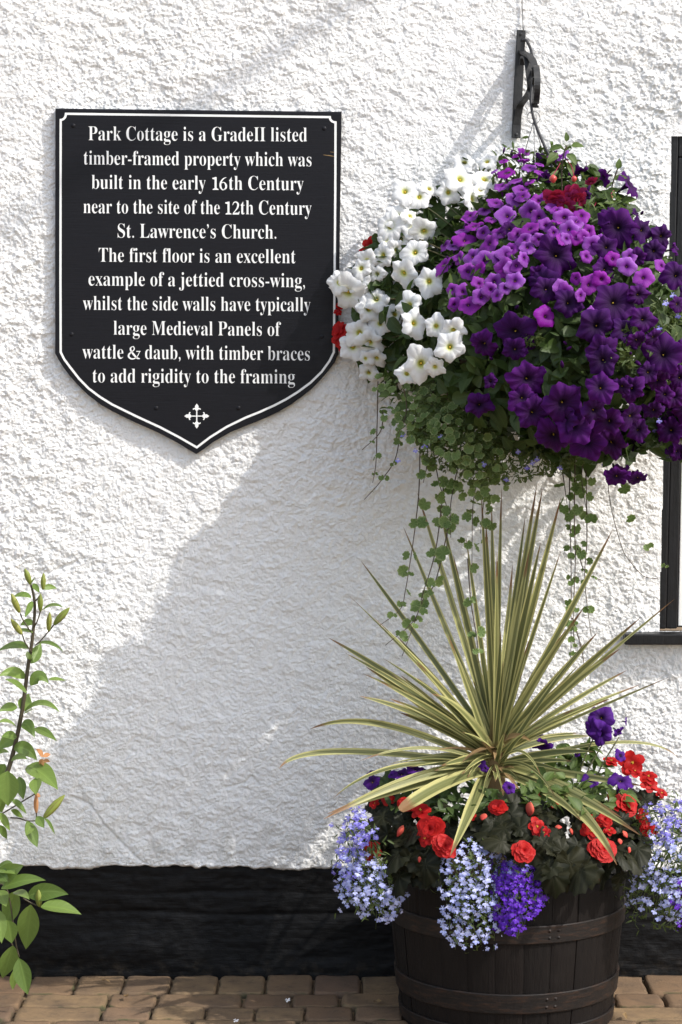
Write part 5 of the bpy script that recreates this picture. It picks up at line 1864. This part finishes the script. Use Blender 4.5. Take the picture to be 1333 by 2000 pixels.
def lobelia(label, base, polys, dome, n_leaf, leaf_poly):
    """polys: (kind, polygon, count); the hundred nearest blooms are parts of their own"""
    th = Thing('lobelia_plant', P(*base, BD + .25), label, 'plant', 'lobelias round the barrel rim')
    allf = []
    for kind, poly, cnt in polys:
        for (x, y) in poly_pts(cnt, poly):
            x, y = x + random.gauss(0, 7), y + random.gauss(0, 8)
            p, nn = dome.hit(x, y, random.uniform(.90, 1.16), .05)
            allf.append((p, jit(face(p, nn, .55, .1), .38), random.uniform(.0070, .0105), random.uniform(-.5, .5), kind))
    allf.sort(key=lambda q_: -(-q_[0][1]) - q_[2] * 3)
    for p, nn, s_, sp_, kind in allf[:100]:
        th.put('flower', random.choice(LOB_ME[kind]), p, frame(nn, sp_), s_)
    kinds = sorted(set(q_[4] for q_ in allf))
    mb = MB()
    for p, nn, s_, sp_, kind in allf[100:]:
        mb.inst(random.choice(LOB), frame(nn, sp_), p, s_, random.random(), kinds.index(kind))
    if mb.n:
        th.part('flowers', mb, [M[{'pale': 'pale_lob', 'blue': 'blue_lob', 'violet': 'violet_lob'}[k_]] for k_ in kinds], kind='stuff')
    fm_ = MB()
    for (x, y) in poly_pts(n_leaf, leaf_poly):
        x, y = x + random.gauss(0, 10), y + random.gauss(0, 10)
        p, nn = dome.hit(x, y, random.uniform(.82, 1.10), .05)
        nn = jit(nn + np.array((0, -.3, .3)), .6)
        ax = unit(np.cross(nn, np.array([random.gauss(0, 1), random.gauss(0, .5), random.gauss(-.4, 1)])))
        fm_.inst(random.choice([LEAF_N, LEAF_C]), np.column_stack((ax, np.cross(nn, ax), nn)), p, random.uniform(.012, .024), random.random())
    th.part('foliage', fm_, M['lob_leaf'])
    tw_ = MB()
    for (x, y) in poly_pts(46, leaf_poly):
        p, nn = dome.hit(x, y, 1.0, .05)
        p2, _ = dome.hit(x + random.gauss(0, 8), y + random.uniform(10, 34), 1.12, .05)
        tw_.tube(curve([dome.c * .5 + p * .5 + np.array((0, 0, .03)), p, p2], 7), .0007, 4, random.random())
    th.part('stem', tw_, M['lob_leaf'])


L1 = Dome(725, 1690, BD + .16, .095, .10, .14)
lobelia('pale blue lobelia with a darker violet top at the plaque end of the barrel', (730, 1660),
        [('blue', [(665, 1600), (700, 1580), (725, 1590), (735, 1640), (700, 1665), (668, 1655)], 75), ('blue', [(662, 1650), (700, 1640), (725, 1690), (680, 1740), (655, 1730)], 60),
         ('pale', [(664, 1680), (705, 1665), (745, 1690), (770, 1735), (795, 1755), (790, 1775), (755, 1805), (740, 1800), (735, 1775), (690, 1785), (665, 1765), (655, 1730)], 190)],
        L1, 420, [(668, 1600), (710, 1590), (735, 1650), (780, 1730), (785, 1770), (745, 1790), (680, 1770), (662, 1720)])
L2 = Dome(915, 1740, BD + .225, .085, .105, .17)
lobelia('pale blue lobelia spilling over the front of the barrel and hiding part of its hoop', (915, 1680),
        [('pale', [(850, 1690), (880, 1660), (930, 1640), (985, 1660), (985, 1720), (975, 1780), (985, 1830), (960, 1850), (900, 1842), (866, 1825), (862, 1760)], 290)],
        L2, 420, [(850, 1690), (930, 1635), (985, 1655), (980, 1830), (920, 1850), (868, 1810)])
L3 = Dome(1008, 1750, BD + .225, .080, .105, .13)
lobelia('deep violet lobelia cushion hanging over the front of the barrel beside the pale blue one', (1010, 1690),
        [('violet', [(950, 1690), (1000, 1700), (1055, 1690), (1072, 1720), (1060, 1765), (1030, 1800), (1000, 1830), (975, 1800), (970, 1750)], 330),
         ('blue', [(970, 1670), (1050, 1680), (1065, 1700), (990, 1705)], 40)],
        L3, 300, [(950, 1680), (1060, 1690), (1065, 1750), (1010, 1820), (965, 1780)])
L4 = Dome(1300, 1690, BD + .13, .10, .10, .15)
lobelia('pale blue lobelia with plenty of green leaf at the window end of the barrel', (1290, 1640),
        [('blue', [(1260, 1570), (1320, 1555), (1380, 1600), (1370, 1660), (1280, 1650)], 110), ('pale', [(1265, 1640), (1340, 1630), (1385, 1700), (1350, 1780), (1300, 1790), (1240, 1770), (1225, 1720)], 210),
         ('violet', [(1310, 1720), (1345, 1720), (1345, 1820), (1320, 1815)], 26)],
        L4, 900, [(1245, 1580), (1320, 1550), (1390, 1620), (1380, 1760), (1320, 1810), (1240, 1800), (1215, 1740), (1230, 1650)])

# ------------------------------------------------------------------ lily at the left
LD = 0.30
ll = Thing('lily_plant', (P(-70, 1900, LD)[0], -LD, 0), 'tall lily with unopened green buds and pointed leaves at the foot of the white wall', 'plant')
sm = MB()
RL = lambda p_: (0.24 * p_[0], 1080 + 0.24 * p_[1])
main = [(-60, 1975), (-40, 1800), (-22, 1640), (-6, 1555), (20, 1492), (42, 1395), (55, 1300), (63, 1250), (68, 1190), (65, 1160), (60, 1142)]
sm.tube(curve([P(x, y, LD) if y < 1970 else V3((P(-70, 1900, LD)[0], -LD, -0.01)) for x, y in main], 50), np.linspace(.0075, .0026, 50), 8, .5)
for br_ in ([(330, 470), (310, 540), (282, 600)], [(395, 640), (330, 715), (290, 750)], [(445, 575), (395, 645)], [(165, 490), (185, 540), (255, 650)], [(180, 660), (205, 730), (262, 815)], [(300, 380), (278, 400)], [(330, 340), (300, 380)]):
    sm.tube(curve([P(*RL(q_), LD + .005) for q_ in br_], 8), .0016, 6, .5)
R9 = lambda p_: (0.25 * p_[0], 1500 + 0.25 * p_[1])
for br_ in ([(-60, 400), (40, 345), (180, 260), (285, 195), (290, 170)], [(80, 390), (150, 395), (215, 415), (300, 410), (345, 390)], [(180, 1020), (250, 1060), (320, 1085)], [(-40, 900), (60, 960), (120, 1350), (150, 1480)], [(-60, 1300), (60, 1330), (100, 1390)], [(285, 350), (285, 400)]):
    sm.tube(curve([P(*R9(q_), LD + .01) for q_ in br_], 12), .0017, 6, .5)
ll.part('stem', sm, M['lily_stem'])


def lily_leaf(b, t, w, conv, arc=0.0, d_=None, tw=None, name='leaf', mat='lily_leaf', dtip=None):
    b, t = conv(b), conv(t)
    sc = 0.24 if conv is RL else 0.25
    d0 = LD + random.uniform(-.02, .03) if d_ is None else d_
    d1 = d0 + random.uniform(-.05, .09) if dtip is None else dtip
    m_ = ((b[0] + t[0]) / 2, (b[1] + t[1]) / 2 - arc * sc)
    pts = bez(P(*b, d0), P(*m_, (d0 + d1) / 2), P(*t, d1), 14)
    tt = np.linspace(0, 1, 14)
    prof = (np.sin(np.pi * tt ** 0.78) ** 0.95) * (1.04 - .1 * tt) * px2m(w * sc, d0)
    prof[0] = 0.002
    prof[-1] = 0.0004
    tan = np.gradient(pts, axis=0)
    tw = random.uniform(-.5, .5) if tw is None else tw
    sides, nr_ = [], []
    for i in range(14):
        t_ = unit(tan[i])
        v_ = unit(unit(CAM - pts[i]) + np.array((0.1, 0, .55)))
        a_ = unit(np.cross(t_, v_))
        n_ = np.cross(a_, t_)
        sides.append(a_ * math.cos(tw) + n_ * math.sin(tw))
        nr_.append(n_ * math.cos(tw) - a_ * math.sin(tw))
    mb_ = MB()
    mb_.strip(pts, prof * 1.25, sides, nr_, .28, 7, random.random())
    ll.part(name, mb_, M[mat])


for b, t, w, arc in [((255, 250), (285, 195), 22, 0), ((270, 250), (322, 325), 40, 0), ((340, 295), (465, 290), 40, 30), ((255, 365), (105, 362), 45, 45), ((265, 395), (200, 530), 42, 10), ((345, 465), (515, 445), 42, 55), ((275, 580), (165, 592), 50, 40),
                     ((265, 650), (115, 622), 50, 10), ((290, 745), (515, 803), 52, 70), ((235, 780), (-20, 800), 85, 60), ((250, 900), (335, 735), 80, 0), ((240, 890), (225, 800), 50, 0), ((210, 1020), (-10, 1005), 75, 80), ((250, 1080), (395, 1065), 85, 130),
                     ((395, 1030), (535, 1040), 40, 10), ((220, 1140), (40, 1030), 75, 25), ((175, 1285), (235, 1145), 95, 0), ((200, 1290), (488, 1298), 72, 130), ((200, 1310), (292, 1262), 40, 0), ((140, 1260), (-15, 1295), 62, 40), ((135, 1420), (-15, 1385), 62, 50),
                     ((180, 1390), (282, 1505), 84, 70), ((280, 1430), (462, 1532), 62, 30), ((130, 1500), (-15, 1600), 92, 30), ((115, 1600), (302, 1690), 100, 90), ((90, 1690), (222, 1680), 60, 40), ((220, 1735), (472, 1930), 150, 60), ((135, 1500), (10, 1500), 60, 30),
                     ((70, 1620), (-20, 1640), 60, 20), ((40, 1720), (-15, 1840), 90, 0)]:
    lily_leaf(b, t, w, RL, arc)
for b, t, w, arc in [((60, 25), (62, 300), 165, 0), ((150, 70), (182, 250), 72, 0), ((280, 80), (282, 212), 85, 0), ((90, 255), (207, 362), 62, 25), ((85, 330), (182, 392), 40, 10), ((-5, 350), (78, 492), 55, 0), ((-5, 450), (55, 557), 50, 0), ((210, 415), (292, 622), 85, -20),
                     ((250, 430), (200, 532), 60, 0), ((345, 400), (430, 522), 40, 30), ((290, 380), (345, 470), 60, 0), ((-20, 200), (15, 350), 90, 0), ((-20, 880), (185, 762), 120, 10), ((10, 945), (357, 880), 100, 55), ((215, 1005), (535, 990), 112, 60), ((318, 1088), (637, 1147), 130, 35),
                     ((242, 1070), (202, 1418), 142, 0), ((135, 965), (40, 1235), 130, -10), ((110, 970), (230, 1030), 70, 25), ((60, 1190), (92, 1372), 105, 0), ((-15, 960), (50, 1085), 95, 0), ((100, 1390), (18, 1645), 125, 0), ((148, 1490), (217, 1772), 115, -10), ((105, 1585), (100, 1735), 62, 0),
                     ((-12, 1110), (12, 1372), 90, 0), ((-20, 770), (120, 830), 110, 20), ((-25, 800), (60, 890), 100, 0)]:
    lily_leaf(b, t, w, R9, arc, LD + .02 + random.uniform(-.02, .05))


def lily_bud(b, t, w, conv, mat='lily_bud', name='bud'):
    b, t = conv(b), conv(t)
    sc = 0.24 if conv is RL else 0.25
    p0, p1 = P(*b, LD + .01), P(*t, LD + random.uniform(0, .03))
    n_ = 12
    ts = np.linspace(0, 1, n_)
    ax = unit(p1 - p0)
    e1 = unit(np.cross(ax, (0, 1, 0.2)))
    e2 = np.cross(ax, e1)
    R = px2m(w * sc, LD) * .44
    v, st = [], []
    for q_ in ts:
        r_ = R * max(.06, np.interp(q_, [0, .08, .3, .6, .88, 1], [.35, .62, .95, 1.0, .5, .08]))
        for k in range(12):
            an = 2 * math.pi * k / 12
            rr = r_ * (1 + .10 * math.cos(3 * an))
            v.append(p0 + (p1 - p0) * q_ + rr * (math.cos(an) * e1 + math.sin(an) * e2))
            st.append((math.cos(3 * an) * -1, q_, .4))
    f = [(j * 12 + k, j * 12 + (k + 1) % 12, (j + 1) * 12 + (k + 1) % 12, (j + 1) * 12 + k) for j in range(n_ - 1) for k in range(12)]
    ll.part(name, MB().add(v, np.array(f), st), M[mat])


for b, t, w in [((250, 255), (203, 125), 56), ((352, 298), (356, 162), 50), ((330, 475), (330, 328), 52), ((160, 485), (92, 330), 60), ((178, 662), (88, 535), 58), ((397, 635), (406, 482), 52), ((442, 582), (568, 445), 66)]:
    lily_bud(b, t, w, RL)
for b, t, w in [((345, 390), (507, 212), 72), ((310, 1085), (300, 952), 66)]:
    lily_bud(b, t, w, R9)
lily_bud((285, 352), (283, 205), 44, R9, 'wither', 'withered_flower')
for b, t, w, arc in [((350, 1660), (290, 1600), 50, 10), ((350, 1660), (412, 1640), 30, 10), ((352, 1680), (330, 1740), 45, 0), ((352, 1690), (410, 1700), 30, 0), ((290, 1990), (320, 1960), 40, 0)]:
    lily_leaf(b, t, w, RL, arc, LD + .02, None, 'withered_petal', 'wither')

# ------------------------------------------------------------------ bits lying on the paving
def ground_pt(x, y):
    """photo pixel -> point on the paving"""
    p1 = P(x, y, 0.0)
    dr = p1 - CAM
    t = (0.004 - CAM[2]) / dr[2]
    return CAM + dr * t


FP = MB().add(*LOB[0]).mesh('fallen_petal', M['fallen'])
for x, y, lab in [(631, 1896, 'small white fallen flower against the foot of the black plinth'), (561, 1957, 'small white fallen flower lying on a paving joint left of the barrel'), (460, 1997, 'small white fallen petal on the sunlit paving at the bottom edge')]:
    g_ = ground_pt(x, y)
    o_ = link('fallen_flower', FP, None, [float(q_) for q_ in g_ + np.array((0, 0, .004))], frame(jit((0, -.4, 1), .2), random.uniform(0, 6)), .009)
    tag(o_, lab, 'petal')
dl = [MB().strip([(0, 0, 0), (.008, .003, .006), (.018, .004, .004), (.026, 0, .008)], [.003, .012, .010, .001], (0, 1, 0.2), (0, 0, 1), .3, 5, .4).mesh('dead_leaf', M['dry_leaf'])]
for x, y, lab in [(243, 1948, 'curled tan dead leaf on the first paving joint near the lily'), (215, 1921, 'dark curled dead leaf on the shaded first row of paving'), (730, 1960, 'dry brown scrap of plant on the paving beside the barrel foot'), (1224, 1992, 'curled dead leaf on the paving on the window side of the barrel')]:
    g_ = ground_pt(x, y)
    o_ = link('dead_leaf', dl[0], None, [float(q_) for q_ in g_ + np.array((0, 0, .002))], frame((0, 0, 1), random.uniform(0, 6)), 1.0)
    tag(o_, lab, 'leaf')

# ------------------------------------------------------------------ outside the frame: cable and pole added for the faint shadow above the plaque
sd_ = np.array((SUN.x, SUN.y, SUN.z)) / -SUN.y


def cable_pt(t):
    """point t metres in front of the wall on the straight cable"""
    px_ = 706 + (1.3 - t) / 0.6 * 598
    py_ = 0 - (1.3 - t) / 0.6 * 385
    w_ = P(px_, py_, 0.0)
    return w_ + sd_ * t


cab = MB()
cab.tube([cable_pt(t) for t in np.linspace(0.0, 4.0, 24)], 0.021, 8)
o = link('shadow_cable', cab.mesh('shadow_cable', M['hose']))
tag(o, 'unseen thick black cable added to throw the faint shadow band above the plaque', 'cable')
pe = cable_pt(4.0)  # far end of the cable, held by an unseen added pole
pole = Thing('added_cable_pole', (pe[0], pe[1], 0), 'unseen brown wooden pole added to carry the shadow casting cable', 'pole')
pmb = MB()
pmb.tube([(pe[0], pe[1] - .13, -.02), (pe[0], pe[1] - .13, pe[2] * .5), (pe[0], pe[1] - .13, pe[2] + .4)], [.14, .12, .10], 14)
pole.part('post', pmb, M['oak'])
pk = MB()
pk.tube([(pe[0], pe[1] - .05, pe[2]), (pe[0], pe[1] + .02, pe[2])], .02, 8)
pole.part('cable_hook', pk, M['iron'])
